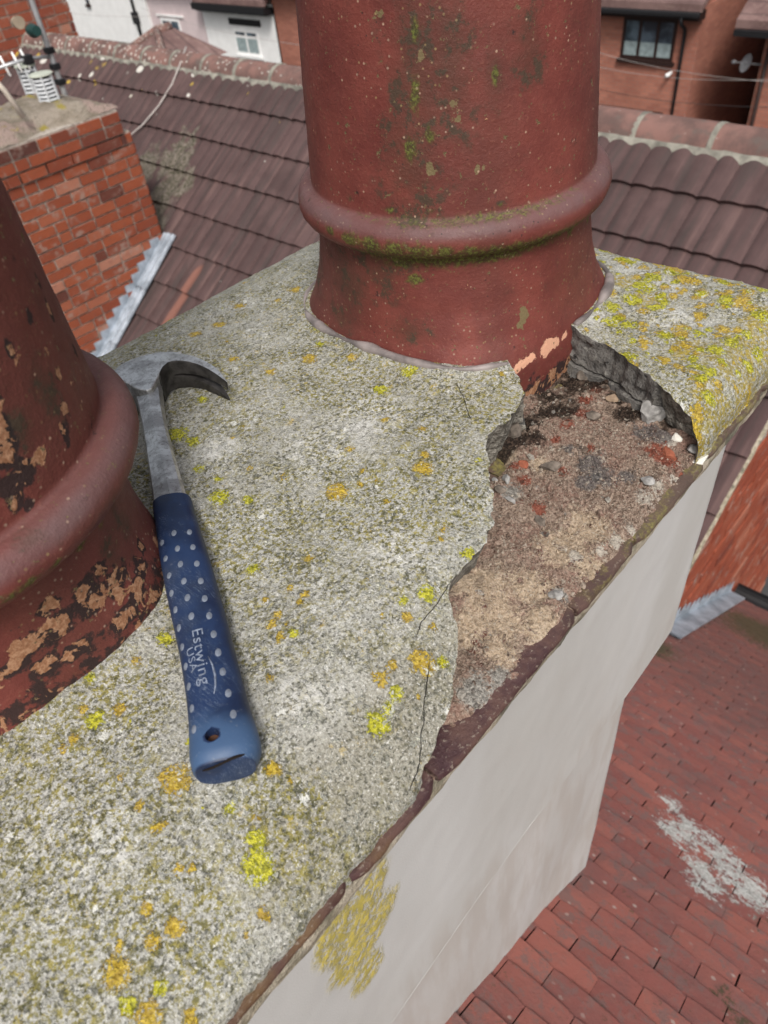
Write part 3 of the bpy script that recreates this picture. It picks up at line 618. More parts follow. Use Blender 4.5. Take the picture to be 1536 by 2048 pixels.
# ---- exposed bed in the hole
bx = np.arange(0.085, 0.585, 0.0016); by = np.arange(Y0 + 0.0004, 0.40, 0.0016)
BX, BY = np.meshgrid(bx, by, indexing='ij')
def bh(x, y, fine=True):
    x = np.asarray(x, float); y = np.asarray(y, float); d = y - Y0
    fw = 0.0018 + 0.024 * sstep(0.168, 0.130, x)                      # width of bare tile in front of the rubble
    z = -0.004 + 0.0075 * sstep(fw - 0.006, fw + 0.012, d + 0.004 * fbm(x * 60, y * 60, 0, 91, 3)) + 0.004 * sstep(0.03, 0.10, d)
    z = z + 0.009 * np.exp(-(((x - 0.225) / 0.035) ** 2 + ((y - 0.178) / 0.022) ** 2))
    z = z - 0.034 * np.exp(-(((x - 0.335) / 0.016) ** 2 + ((y - 0.246) / 0.014) ** 2))
    z = z - 0.012 * np.exp(-(((x - 0.455) / 0.04) ** 2 + ((y - 0.250) / 0.018) ** 2))
    if fine: z = z + sstep(fw - 0.004, fw + 0.012, d) * (0.0062 * fbm(x * 45, y * 45, 0, 41, 4, 0.6) + 0.0022 * (0.5 - np.abs(fbm(x * 120, y * 120, 0, 43, 3, 0.6))) + 0.0020 * fbm(x * 260, y * 260, 0, 47, 3, 0.65))
    return z
BZ = bh(BX, BY)
def bhit(p): return hit_m(p, lambda a, b: bh(a, b, False))
batt = {k: np.zeros(BX.shape) for k in ('sand', 'grey', 'white', 'slate', 'red', 'soot')}
def bspot(kind, px, py, rpx, asp=1.0):
    q = bhit((px, py)); dep = abs((RM.T @ (q - CAM))[2]); r = rpx * dep / F_PX
    d = np.hypot((BX - q[0]) / asp, BY - q[1]); np.maximum(batt[kind], 1.2 * (1 - d / (1.5 * r)), out=batt[kind])
for s_ in [(960, 1165, 55), (990, 1230, 60), (1060, 1180, 45), (940, 1260, 40), (1080, 1250, 40), (1130, 1100, 55), (1180, 1140, 30), (1000, 1310, 30), (1010, 920, 20), (1080, 930, 20), (1180, 1060, 50)]: bspot('sand', *s_)
for s_ in [(950, 1385, 38), (1000, 1355, 22), (1120, 1190, 14), (1020, 985, 22), (1190, 960, 14)]: bspot('grey', *s_)
for s_ in [(1290, 1000, 20), (1310, 975, 16), (1230, 1090, 18), (1350, 960, 12), (1150, 1120, 14), (1340, 890, 14), (1330, 1010, 18), (1200, 1110, 12), (1260, 1060, 14)]: bspot('white', *s_)
for s_ in [(1180, 930, 26), (1200, 960, 30), (1170, 970, 24), (1250, 960, 18), (1140, 900, 16), (1320, 880, 20), (1290, 870, 24)]: bspot('slate', *s_)
for s_ in [(1175, 800, 18), (1190, 780, 16), (1165, 830, 18), (1030, 935, 13), (1050, 960, 12), (1080, 1018, 16), (1320, 910, 24), (1340, 920, 18), (1135, 850, 14), (1110, 880, 12), (1222, 992, 8), (1370, 960, 14), (1180, 900, 10), (1125, 945, 12), (1200, 745, 14)]: bspot('red', *s_)
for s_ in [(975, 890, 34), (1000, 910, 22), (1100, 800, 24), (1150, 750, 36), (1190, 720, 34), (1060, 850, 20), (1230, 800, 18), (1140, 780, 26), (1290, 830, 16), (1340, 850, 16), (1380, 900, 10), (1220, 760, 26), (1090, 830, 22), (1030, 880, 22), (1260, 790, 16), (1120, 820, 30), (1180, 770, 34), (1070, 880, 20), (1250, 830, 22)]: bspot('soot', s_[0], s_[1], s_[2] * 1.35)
n1, n2 = BX.shape; I = np.arange(n1 * n2).reshape(n1, n2)
Fb = np.stack([I[:-1, :-1].ravel(), I[1:, :-1].ravel(), I[1:, 1:].ravel(), I[:-1, 1:].ravel()], 1)
mesh('rubble_bed', np.stack([BX.ravel(), BY.ravel(), BZ.ravel()], 1), Fb, MAT['bed'], stack, True, {k: v.ravel() for k, v in batt.items()})

# ---- creasing tiles, bedding strip
seams = [XL, -0.30, -0.06, 0.063, 0.1275, 0.262, 0.335, 0.437, 0.540, 0.646]
for i, (a, b) in enumerate(zip(seams[:-1], seams[1:])):
    nseg = max(3, int((b - a) / 0.004)); xs = np.linspace(a + 0.0009, b - 0.0009, nseg)
    yo = Y0 - 0.0034 + rng.uniform(-0.0012, 0.0012); zo = rng.uniform(-0.0014, 0.0004); T_ = 0.0065
    prof = []
    for k, x in enumerate(xs):
        e_ = 0.0010 * float(fbm(x * 120, i * 3.3, 0, 5, 3)); c_ = 0.004 * max(0, 1 - min(k, nseg - 1 - k) / 1.6) * (0.3 + rng.random() * 0.7)
        y = yo + e_ + c_
        prof.append([(x, y + 0.0016, zo), (x, y + 0.0002, zo - 0.0018), (x, y, zo - T_ * 0.6), (x, y + 0.0014, zo - T_), (x, 0.36, zo - T_), (x, 0.36, zo)])
    V_ = [p for r_ in prof for p in r_]; F_ = []
    for k in range(nseg - 1):
        for j in range(6): F_.append((k * 6 + j, k * 6 + (j + 1) % 6, (k + 1) * 6 + (j + 1) % 6, (k + 1) * 6 + j))
    F_.append(tuple(range(6))[::-1]); F_.append(tuple((nseg - 1) * 6 + j for j in range(6)))
    mesh('creasing_tile', V_, F_, MAT['tile'], stack, True, None, None, 40)
def strip(name, y, z0, z1, mat, amp, seed, xa=XL, xb=0.560):
    xs = np.arange(xa, xb, 0.003); zs = np.linspace(z0, z1, 7); V_ = []
    for x in xs:
        for k, z in enumerate(zs):
            bulge = 0.0016 * math.sin(math.pi * k / 6); V_.append((x, y - bulge + amp * float(fbm(x * 60, z * 90, 0, seed, 3)), z + amp * 0.8 * float(fbm(x * 25, k, 0, seed + 2, 3)) * (k > 0)))
        V_.append((x, y + 0.03, z1)); V_.append((x, y + 0.03, z0))
    m_ = 9; F_ = []
    for i in range(len(xs) - 1):
        for j in range(m_): F_.append((i * m_ + j, (i + 1) * m_ + j, (i + 1) * m_ + (j + 1) % m_, i * m_ + (j + 1) % m_))
    F_.append(tuple(range(m_))); F_.append(tuple((len(xs) - 1) * m_ + j for j in range(m_))[::-1])
    return mesh(name, V_, F_, mat, stack, True, None, None, 50)
strip('bedding_mortar', Y0 + 0.0014, -0.0068, -0.0255, MAT['bedding'], 0.0016, 71)
MAT['shade_line'] = plain('painted_shade_line', (0.085, 0.08, 0.06), 0.9, 0, 0.5, 90)
strip('shade_line_strip', Y0 + 0.0062, -0.0252, -0.0325, MAT['shade_line'], 0.0012, 81)  # dark strip painting the shadow line beneath the bedding

# ---- rendered body: upper face, corbelled out over the lower one
YF, YL, ZB = 0.131, 0.170, -0.303
XE, XE2 = 0.530, 0.560
def wall_grid(name, y, x0, x1, z0, z1, amp, res=0.006):
    xs = np.arange(x0, x1 + res, res); xs[-1] = x1; zs = np.arange(z0, z1 - res, -res); zs[-1] = z1
    X_, Z_ = np.meshgrid(xs, zs, indexing='ij')
    Y_ = y + amp * fbm(X_ * 5, Z_ * 3, 0, 17, 3) + 0.0003 * fbm(X_ * 60, Z_ * 60, 0, 19, 2)
    Y_ += 0.006 * sstep(0.010, 0.0, x1 - X_)
    a_, b_ = X_.shape; I_ = np.arange(a_ * b_).reshape(a_, b_)
    F_ = [tuple(q) for q in np.stack([I_[:-1, 1:].ravel(), I_[1:, 1:].ravel(), I_[1:, :-1].ravel(), I_[:-1, :-1].ravel()], 1)]
    V_ = list(map(tuple, np.stack([X_.ravel(), Y_.ravel(), Z_.ravel()], 1))); n_ = len(V_)
    # back box, end face, bottom
    c = [(x0, 0.57, z0), (x1, 0.57, z0), (x1, 0.57, z1), (x0, 0.57, z1)]
    V_ += c
    F_ += [tuple([n_ + 1, n_ + 2] + [int(q) for q in I_[-1, ::-1]]), tuple([n_ + 2, n_ + 3] + [int(q) for q in I_[:, -1]]), tuple([n_, n_ + 1] + [int(q) for q in I_[::-1, 0]]),
           (n_, n_ + 3, n_ + 2, n_ + 1), tuple([n_ + 3, n_] + [int(q) for q in I_[0, :]])]
    V_ = np.array(V_); P0 = [on_y(p, y) for p in ((720, 1800), (705, 1850), (715, 1900), (735, 1945), (690, 1880), (760, 1830), (660, 1880))]; R0 = [0.019, 0.022, 0.020, 0.013, 0.014, 0.014, 0.011]
    yel = np.zeros(len(V_))
    if y == YF:
        for p, r in zip(P0, R0): yel = np.maximum(yel, 1.2 * (1 - np.hypot(V_[:, 0] - p[0], (V_[:, 2] - p[2]) * 0.75) / (1.4 * r)))
    st = (1 - sstep(0, 0.09, V_[:, 2] - z1)) * 0.9 if y == YF else np.ones(len(V_)) * 0.8
    return mesh(name, V_, F_, MAT['render'], stack, True, {'yel': yel, 'streak': st}, None, 40)
wall_grid('upper_render', YF, -0.62, XE, -0.030, ZB, 0.0035)
b = MB(); b.tube([(x, YF + 0.0015 + 0.0035 * float(fbm(x * 5, ZB * 3, 0, 17, 3)), ZB + 0.001) for x in np.arange(-0.60, XE - 0.004, 0.02)], 0.0017, 8); b.build('highlight_bead', MAT['render'], stack, True)  # thin bead added along the crease to draw its highlight line
wall_grid('lower_render', YL, -0.62, XE2, ZB - 0.001, -1.9, 0.006, 0.012)

# ---- mastic bead round the base of the far pot
def base_r(phi, n): return (abs(math.cos(phi)) ** n + abs(math.sin(phi)) ** n) ** (-1 / n)
b = MB(); pts = []; rr = []
for k in range(150):
    phi = math.radians(5 + k * 350 / 149.0); q = base_r(phi, 2.9) * 0.1212
    x, y = RP[0] + q * math.cos(phi), RP[1] + q * math.sin(phi)
    if inside(np.array([x]), np.array([y]), poly)[0]:
        if len(pts) > 4: b.tube(pts, rr, 8)
        pts = []; rr = []; continue
    pts.append((x, y, float(mh(x, y, False)) - 0.0004)); rr.append(0.0027 + 0.0030 * float(fbm(k * 0.21, 0, 0, 5, 2)))
if len(pts) > 4: b.tube(pts, rr, 8)
b.build('mastic_bead', MAT['mastic'], stack, True)

# ================================================================== chimney pots
def pot(name, label, c, prof, zbase, spots, nseg=220):
    root = thing(name, label, 'chimney pot', (c[0], c[1], zbase))
    zs = []
    for (z0, r0, n0), (z1, r1, n1) in zip(prof[:-1], prof[1:]):
        m = max(1, int(math.hypot(z1 - z0, r1 - r0) / 0.0032)); 
        if z0 > 0.30: m = max(1, int((z1 - z0) / 0.03))
        for k in range(m): t = k / m; zs.append((z0 + (z1 - z0) * t, r0 + (r1 - r0) * t, n0 + (n1 - n0) * t))
    zs.append(prof[-1])
    ph = np.linspace(0, 2 * math.pi, nseg, endpoint=False); V_ = []
    for z, r, n in zs:
        q = (np.abs(np.cos(ph)) ** n + np.abs(np.sin(ph)) ** n) ** (-1 / n) * r
        q = q + 0.0006 * fbm(np.cos(ph) * 3 + 5, np.sin(ph) * 3 + 5, z * 14, 5, 3) + 0.0003 * vn(np.cos(ph) * 30 + 50, np.sin(ph) * 30 + 50, z * 240, 8)
        V_.append(np.stack([c[0] + q * np.cos(ph), c[1] + q * np.sin(ph), np.full(nseg, z)], 1))
    V_ = np.vstack(V_); m = len(zs); I_ = np.arange(m * nseg).reshape(m, nseg); J = np.roll(I_, -1, axis=1)
    F_ = np.stack([I_[:-1].ravel(), J[:-1].ravel(), J[1:].ravel(), I_[1:].ravel()], 1)
    bvh = BVHTree.FromPolygons([Vector(v) for v in V_], [tuple(int(i) for i in f) for f in F_])
    at = {k: np.zeros(len(V_)) for k in ('moss', 'dirt', 'crust', 'peel', 'scar', 'bloom')}
    for kind, px, py, rpx, asp in spots:
        r_ = ray((px, py)); h = bvh.ray_cast(Vector(CAM), Vector(r_).normalized())
        if h[0] is None: continue
        q = np.array(h[0]); dep = abs((RM.T @ (q - CAM))[2]); r = rpx * dep / F_PX
        d = np.sqrt((V_[:, 0] - q[0]) ** 2 + (V_[:, 1] - q[1]) ** 2 + ((V_[:, 2] - q[2]) / asp) ** 2)
        np.maximum(at[kind], 1.2 * (1 - d / (1.5 * r)), out=at[kind])
    return root, V_, F_, at
def finish_pot(root, V_, F_, at, c, rtop, ztop, zroll):
    up = np.exp(-((V_[:, 2] - (zroll + 0.009)) / 0.006) ** 2); at['bloom'] = up
    body = mesh('pot_body', V_, F_, MAT['pot'], root, True, at)
    # dark inner wall and rolled rim above the view
    b = MB(); n = 64
    Vi = [(c[0] + rtop * 0.86 * math.cos(2 * math.pi * k / n), c[1] + rtop * 0.86 * math.sin(2 * math.pi * k / n), z) for z in (ztop, ztop - 0.3) for k in range(n)]
    b.add(Vi, [(k, n + k, n + (k + 1) % n, (k + 1) % n) for k in range(n)] + [tuple(n + k for k in range(n))])
    b.build('flue_liner', MAT['soot'], root, True)
    b = MB(); P_ = [(c[0] + (rtop * 0.97) * math.cos(2 * math.pi * k / 48), c[1] + (rtop * 0.97) * math.sin(2 * math.pi * k / 48), ztop) for k in range(49)]
    b.tube(P_, 0.014, 12); b.build('rim', MAT['pot'], root, True)
def roll(zc, rc, tr, n=2.0, fl=0.8):
    return [(zc + tr * math.sin(a), rc + tr * fl * math.cos(a), n) for a in np.linspace(-1.25, 1.25, 13)]
prof_r = [(-0.03, 0.1215, 3.0), (0.020, 0.1215, 3.0), (0.034, 0.1205, 2.95), (0.044, 0.1180, 2.8), (0.058, 0.1145, 2.5), (0.080, 0.1120, 2.2), (0.105, 0.1108, 2.05), (0.1220, 0.1108, 2.0)] \
    + roll(0.1370, 0.1140, 0.0125) + [(0.1500, 0.1120, 2.0), (0.25, 0.1040, 2.0), (0.36, 0.0965, 2.0), (0.66, 0.082, 2.0)]
sp = []
for px, py, r in [(700, 478, 22), (740, 490, 24), (790, 500, 26), (840, 505, 26), (890, 506, 24), (940, 505, 20), (990, 500, 16), (1040, 490, 14), (1090, 478, 14), (1140, 462, 12), (1175, 440, 10), (800, 520, 26), (830, 560, 18), (660, 462, 14)]: sp.append(('moss', px, py, r, 0.7))
for px, py, r, a in [(830, 190, 30, 3), (830, 60, 22, 3), (860, 270, 22, 2.2), (820, 300, 34, 2), (700, 395, 14, 0.5), (1000, 410, 16, 0.4), (780, 420, 22, .4), (860, 425, 22, .4), (990, 150, 20, 3)]: sp.append(('moss', px, py, r * 0.36, a)); sp.append(('dirt', px, py, r * 1.1, a))
for px, py, r, a in [(830, 150, 60, 4), (820, 320, 70, 2), (700, 560, 70, 1), (680, 640, 40, 0.6), (820, 660, 50, 0.5), (640, 520, 30, 2), (900, 120, 50, 4), (1060, 90, 40, 2), (760, 540, 60, 1)]: sp.append(('dirt', px, py, r, a))
for px, py, r, a in [(1036, 736, 11, .8), (1048, 728, 12, .8), (1062, 716, 11, .8), (1090, 700, 12, 1), (1100, 690, 14, 1), (1112, 684, 11, .8), (1128, 672, 9, .8), (1160, 720, 16, 0.5), (1150, 730, 13, 0.6), (1070, 800, 13, .5)]: sp.append(('peel', px, py, r, a))
for px, py, r, a in [(1048, 630, 10, 2.2), (1042, 648, 9, 1.2), (1205, 530, 9, 4.5), (842, 108, 9, 1), (908, 210, 7, 1), (862, 340, 9, 1), (958, 338, 8, 1), (760, 25, 8, 1), (912, 240, 7, 1)]: sp.append(('scar', px, py, r, a))
ro, Vp, Fp, at = pot('chimney_pot', 'large middle clay chimney pot, standing beside the hole in the mortar', RP, prof_r, 0.0, sp)
under = np.exp(-((Vp[:, 2] - 0.1245) / 0.0075) ** 2); az_ = np.arctan2(Vp[:, 1] - RP[1], Vp[:, 0] - RP[0]); at['moss'] = np.maximum(at['moss'], under * np.exp(-((az_ + 2.35) / 0.85) ** 2) * 1.3); at['moss'] = np.maximum(at['moss'], 0.62 * np.exp(-((Vp[:, 2] - 0.1505) / 0.0028) ** 2) * np.exp(-((az_ + 2.3) / 0.8) ** 2))
at['crust'] = np.maximum(at['crust'], 0.85 * np.exp(-((Vp[:, 2] - 0.008) / 0.011) ** 2) * sstep(0.02, 0.0, Vp[:, 2] - 0.015))
finish_pot(ro, Vp, Fp, at, RP, 0.082, 0.66, 0.1370)

prof_l = [(-0.02, 0.1060, 2.9), (0.026, 0.1055, 2.9), (0.045, 0.1020, 2.6), (0.075, 0.0995, 2.2), (0.100, 0.0995, 2.05), (0.1230, 0.1015, 2.0)] \
    + roll(0.1385, 0.1085, 0.0130, 2.0, 0.9) + [(0.1515, 0.1055, 2.0), (0.25, 0.1035, 2.0), (0.36, 0.1000, 2.0), (0.66, 0.092, 2.0)]
sp = []
for px, py, r, a in [(60, 1290, 46, .6), (120, 1250, 46, .7), (180, 1210, 44, .8), (230, 1170, 40, 1), (250, 1230, 36, .7), (150, 1300, 36, .6), (20, 1340, 36, .6), (200, 1140, 26, .8), (275, 1180, 18, 1.2), (90, 1330, 34, .6), (280, 1090, 9, 2)]: sp.append(('crust', px, py, r * 1.15, a))
for px, py, r, a in [(15, 900, 34, 1.2), (50, 940, 30, 1), (20, 970, 30, 1), (80, 910, 18, 1), (130, 820, 12, 2.5), (128, 860, 10, 2), (60, 1010, 12, 1), (95, 700, 8, 2), (115, 745, 9, 2), (140, 760, 7, 3), (0, 850, 26, 1), (100, 620, 7, 3), (75, 560, 6, 3), (0, 800, 14, 1), (30, 1000, 20, 1), (60, 640, 8, 2), (30, 520, 8, 2), (150, 700, 6, 3), (20, 700, 12, 2), (170, 1180, 40, .8), (280, 1140, 26, 1), (100, 1210, 30, .6)]: sp.append(('crust', px, py, r * 1.05, a))
for px, py, r, a in [(160, 1090, 18, .5), (110, 1130, 18, .5), (60, 1165, 20, .5), (200, 1050, 12, .5), (20, 1195, 20, .5), (45, 470, 7, 2)]: sp.append(('moss', px, py, r, a))
for px, py, r, a in [(30, 860, 60, 1), (140, 640, 30, 2), (90, 780, 40, 2), (230, 1120, 50, 1), (60, 1080, 30, .5), (250, 1050, 30, 1.5)]: sp.append(('dirt', px, py, r, a))
ro, Vp, Fp, at = pot('chimney_pot', 'clay chimney pot at the left edge, crusted with black and tan patches', LP, prof_l, 0.0, sp)
at['crust'] = np.maximum(at['crust'], 0.5 * sstep(0.085, 0.045, Vp[:, 2]) * (Vp[:, 1] < LP[1]))
finish_pot(ro, Vp, Fp, at, LP, 0.092, 0.66, 0.137)

# ================================================================== hammer
PE, PH = (450, 1520), (312, 728)
e0 = on_z(PE, 0.050); h0 = on_z(PH, 0.060)
ux = (h0 - e0) / np.linalg.norm(h0 - e0)
tip = on_z((462, 770), 0.054)
wz = np.cross(np.cross(ux, tip - h0), ux); wz /= np.linalg.norm(wz)      # towards the claws
up_ = np.cross(wz, ux)
if up_[2] < 0: up_ = -up_
def hloc(p, lift=0.0):                                                   # pixel -> (along, across) in the plane of the hammer, raised by lift
    o = e0 + up_ * lift; r = ray(p); t = ((o - CAM) @ up_) / (r @ up_); q = CAM + r * t - e0
    return np.array([q @ ux, q @ wz])
ham = thing('claw_hammer', 'steel claw hammer with a dotted blue grip lying between the two pots', 'hammer', tuple(e0))
def hpt(u, v, t): return e0 + ux * u + wz * v + up_ * t
def extrude(mb, pts, t0, t1, m=0):
    n = len(pts); V_ = [hpt(p[0], p[1], t0[i] if hasattr(t0, '__len__') else t0) for i, p in enumerate(pts)] + [hpt(p[0], p[1], t1[i] if hasattr(t1, '__len__') else t1) for i, p in enumerate(pts)]
    F_ = [tuple(range(n)), tuple(range(n, 2 * n))[::-1]] + [(i, n + i, n + (i + 1) % n, (i + 1) % n) for i in range(n)]
    mb.add(V_, F_, 0.0, m)
def fixn(o):
    bm = bmesh.new(); bm.from_mesh(o.data); bmesh.ops.recalc_face_normals(bm, faces=bm.faces); bm.to_mesh(o.data); bm.free(); return o
def smoothpoly(P_, it=1):
    P_ = np.array(P_)
    return P_
# head: lofted along its length (v axis). stations: centre u of top face edges seen in the photograph
TT = 0.0125
outer = [hloc(p, TT) for p in ((219, 749), (236, 731), (255, 719), (292, 707), (328, 701), (365, 702), (394, 708), (430, 725), (446, 741), (453, 753))]
inner = [hloc(p, TT) for p in ((237, 763), (252, 762), (270, 775), (300, 782), (317, 752), (321, 737), (330, 726), (345, 721), (365, 720), (400, 726), (432, 741), (453, 753))]
def resamp(P_, n):
    P_ = np.array(P_); d = np.r_[0, np.cumsum(np.linalg.norm(np.diff(P_, axis=0), axis=1))]; t = np.linspace(0, d[-1], n)
    return np.stack([np.interp(t, d, P_[:, 0]), np.interp(t, d, P_[:, 1])], 1)
def chaik(P_, k=2):
    P_ = np.array(P_)
    for _ in range(k):
        Q = [P_[0]]
        for a, b_ in zip(P_[:-1], P_[1:]): Q += [a * .75 + b_ * .25, a * .25 + b_ * .75]
        Q.append(P_[-1]); P_ = np.array(Q)
    return P_
# claw part: two prongs split along the middle of the thickness
co = chaik(outer[4:], 2); cin = chaik(inner[4:], 2)
b = MB(); NS = 22
ro_, ri_ = resamp(co, NS), resamp(cin, NS)
ri_[-1] = ro_[-1] - (ro_[-1] - ri_[-2]) * 0.12
for sgn in (1, -1):
    V_ = []; 
    for k in range(NS):
        s_ = k / (NS - 1); gap = 0.0 if s_ < 0.30 else 0.0042 * (s_ - 0.30) / 0.70 + 0.0007
        tw = TT * (1.0 - 0.10 * s_ ** 2)
        bend = -0.004 * s_ ** 2
        ta, tb = sgn * gap + bend, sgn * tw + bend
        a, i_ = ro_[k], ri_[k]
        ch = (i_ - a) * 0.14
        V_ += [hpt(*(a + ch * 1.2), tb), hpt(*(i_ - ch * 0.7), tb), hpt(*(i_ - ch * 0.0), tb - sgn * 0.0016), hpt(*i_, ta), hpt(*a, ta), hpt(*(a), tb - sgn * 0.0022)]
    F_ = []
    for k in range(NS - 1):
        for j in range(6): F_.append((k * 6 + j, k * 6 + (j + 1) % 6, (k + 1) * 6 + (j + 1) % 6, (k + 1) * 6 + j))
    F_.append(tuple(range(6))); F_.append(tuple((NS - 1) * 6 + j for j in range(6)))
    b.add(V_, F_); b.m[-len(F_):] = [1 if (q < (NS - 1) * 6 and q % 6 in (1, 2, 3)) else 0 for q in range(len(F_))]  # inner and gap faces of the claws get a darker steel
o = fixn(b.build('claws', [MAT['steel'], MAT['claw_dark']], ham, True, 42)); 
# central head block and poll side
b = MB(); top = chaik(outer[:6], 1); bot = chaik(inner[:6], 1)
pl_ = list(top) + [ri_[0] * 0.4 + ro_[0] * 0.6] + list(bot[::-1])
extrude(b, pl_, -TT * 0.98, TT * 0.98); o = fixn(b.build('head_block', MAT['steel'], ham)); bevel(o, 0.0022, 3)
# poll: neck and round striking face, running behind the pot
pc = (np.array(outer[0]) + np.array(inner[0])) / 2; pv = np.array([0.0, -1.0])
ctr = lambda s_: hpt(pc[0] - 0.004 * s_, pc[1] - s_, 0.0)
b = MB(); b.tube([ctr(-0.012), ctr(0.004), ctr(0.010), ctr(0.014), ctr(0.030), ctr(0.0315)], [0.0100, 0.0098, 0.0108, 0.0132, 0.0134, 0.0122], 28)
fixn(b.build('poll', MAT['steel'], ham, True, 40))
# shank, ridged down its upper face
Lft = [hloc(p, 0.004) for p in ((262, 770), (272, 797), (281, 837), (287, 870), (292, 906), (299, 955), (306, 1006), (309, 1030))]
Rgt = [hloc(p, 0.004) for p in ((323, 740), (322, 776), (328, 826), (338, 868), (350, 913), (361, 950), (371, 985), (380, 1010))]
b = MB(); NL = 30; la, ra = resamp(chaik(Lft, 2), NL), resamp(chaik(Rgt, 2), NL); V_ = []
for k in range(NL):
    a, c_ = la[k], ra[k]; s_ = k / (NL - 1); hh = 0.0092 * (1 - s_) + 0.0078 * s_; rf = 0.46 + 0.10 * s_
    P_ = lambda f: a + (c_ - a) * f
    V_ += [hpt(*P_(0.0), 0.0015), hpt(*P_(0.06), 0.0040), hpt(*P_(rf - 0.04), hh - 0.0004), hpt(*P_(rf), hh), hpt(*P_(rf + 0.05), hh - 0.0001), hpt(*P_(0.90), hh - 0.0018), hpt(*P_(1.0), 0.0030), hpt(*P_(1.0), -0.003), hpt(*P_(0.9), -0.006), hpt(*P_(0.1), -0.006), hpt(*P_(0.0), -0.002)]
m_ = 11; F_ = []
for k in range(NL - 1):
    for j in range(m_): F_.append((k * m_ + j, k * m_ + (j + 1) % m_, (k + 1) * m_ + (j + 1) % m_, (k + 1) * m_ + j))
F_.append(tuple(range(m_))); F_.append(tuple((NL - 1) * m_ + j for j in range(m_)))
b.add(V_, F_); fixn(b.build('shank', MAT['steel'], ham, True, 26))
# grip
Lg = [hloc(p, 0.003) for p in ((304, 1008), (309, 1050), (313, 1081), (321, 1130), (332, 1190), (345, 1250), (358, 1309), (368, 1370), (375, 1430), (377, 1480), (377, 1522), (383, 1540))]
Rg = [hloc(p, 0.003) for p in ((382, 994), (396, 1040), (409, 1081), (424, 1130), (441, 1190), (457, 1250), (472, 1309), (486, 1365), (502, 1420), (517, 1462), (522, 1490), (514, 1513))]
NG = 90; la, ra = resamp(chaik(Lg, 2), NG), resamp(chaik(Rg, 2), NG); ns = 40; V_ = []; wear = []
def grip_sec(k):
    s_ = k / (NG - 1); T_ = np.interp(s_, [0, 0.04, 0.25, 0.6, 0.85, 0.95, 0.985, 1.0], [0.0100, 0.0106, 0.0112, 0.0120, 0.0132, 0.0138, 0.0134, 0.0120])
    return la[k], ra[k], T_
for k in range(NG):
    a, c_, T_ = grip_sec(k); mid = (a + c_) / 2; hw = (c_ - a) / 2; s_ = k / (NG - 1)
    ne = 2.6
    for j in range(ns):
        th = 2 * math.pi * j / ns; cx_ = math.copysign(abs(math.cos(th)) ** (2 / ne), math.cos(th)); sx_ = math.copysign(abs(math.sin(th)) ** (2 / ne), math.sin(th))
        q = mid + hw * cx_; V_.append(hpt(q[0], q[1], T_ * sx_ * (1.0 if sx_ > 0 else 0.9) - 0.001)); wear.append(max(0, (s_ - 0.80) / 0.2) * 1.2 if s_ > 0.8 else 0)
F_ = []
for k in range(NG - 1):
    for j in range(ns): F_.append((k * ns + j, k * ns + (j + 1) % ns, (k + 1) * ns + (j + 1) % ns, (k + 1) * ns + j))
F_.append(tuple(range(ns)))
# end cap: slightly inset
last = np.array(V_[-ns:]); cen = last.mean(0); n0 = len(V_)
for f_, pu in ((0.90, -0.0022), (0.5, -0.0024)):
    for q in last: V_.append(tuple(cen + (q - cen) * f_ + ux * pu)); wear.append(0.3)
for r_ in range(2):
    A0 = n0 - ns + r_ * ns
    for j in range(ns): F_.append((A0 + j, A0 + (j + 1) % ns, A0 + ns + (j + 1) % ns, A0 + ns + j))
F_.append(tuple(range(n0 + ns, n0 + 2 * ns))[::-1])
grip = mesh('grip', V_, F_, MAT['grip'], ham, True, {'wear': wear}); fixn(grip)
gb = BVHTree.FromPolygons([Vector(v) for v in V_], F_)
def gsurf(px, py):
    h = gb.ray_cast(Vector(CAM), Vector(ray((px, py))).normalized()); return (np.array(h[0]), np.array(h[1])) if h[0] is not None else None
# real hole through the end of the grip
hc = gsurf(424, 1469)
if hc:
    cut = MB(); c0 = hc[0]; cut.tube([c0 - up_ * 0.03, c0 + up_ * 0.02], 0.0033, 32); co_ = cut.build('cutter', MAT['dark']); fixn(co_)
    bo = grip.modifiers.new('hole', 'BOOLEAN'); bo.operation = 'DIFFERENCE'; bo.object = co_; bo.solver = 'EXACT'
    bpy.context.view_layer.update(); dg = bpy.context.evaluated_depsgraph_get()
    nm = bpy.data.meshes.new_from_object(grip.evaluated_get(dg)); grip.modifiers.clear(); grip.data = nm; nm.set_sharp_from_angle(angle=math.radians(40)); bpy.data.objects.remove(co_, do_unlink=True)
    b = MB(); P_ = [c0 + 0.0043 * (math.cos(a) * ux + math.sin(a) * wz) + up_ * 0.0002 for a in np.linspace(0, 2 * math.pi, 25)]
    b.tube([c0 - up_ * 0.024, c0 - up_ * 0.006], 0.0032, 20); b.build('hang_hole', plain('rusty_hole', (0.10, 0.045, 0.025), 0.8), grip)
# slot in the butt
b = MB(); P_ = []
for f in np.linspace(0, 1, 9):
    g_ = gsurf(405 + 84 * f, 1541 - 33 * f + 1.2 * math.sin(f * 7))
    if g_: P_.append(g_[0] + g_[1] * 0.0001)
if len(P_) > 2: b.tube(P_, [0.0003] + [0.0008] * (len(P_) - 2) + [0.0003], 6); b.build('butt_slot', MAT['dark'], grip)
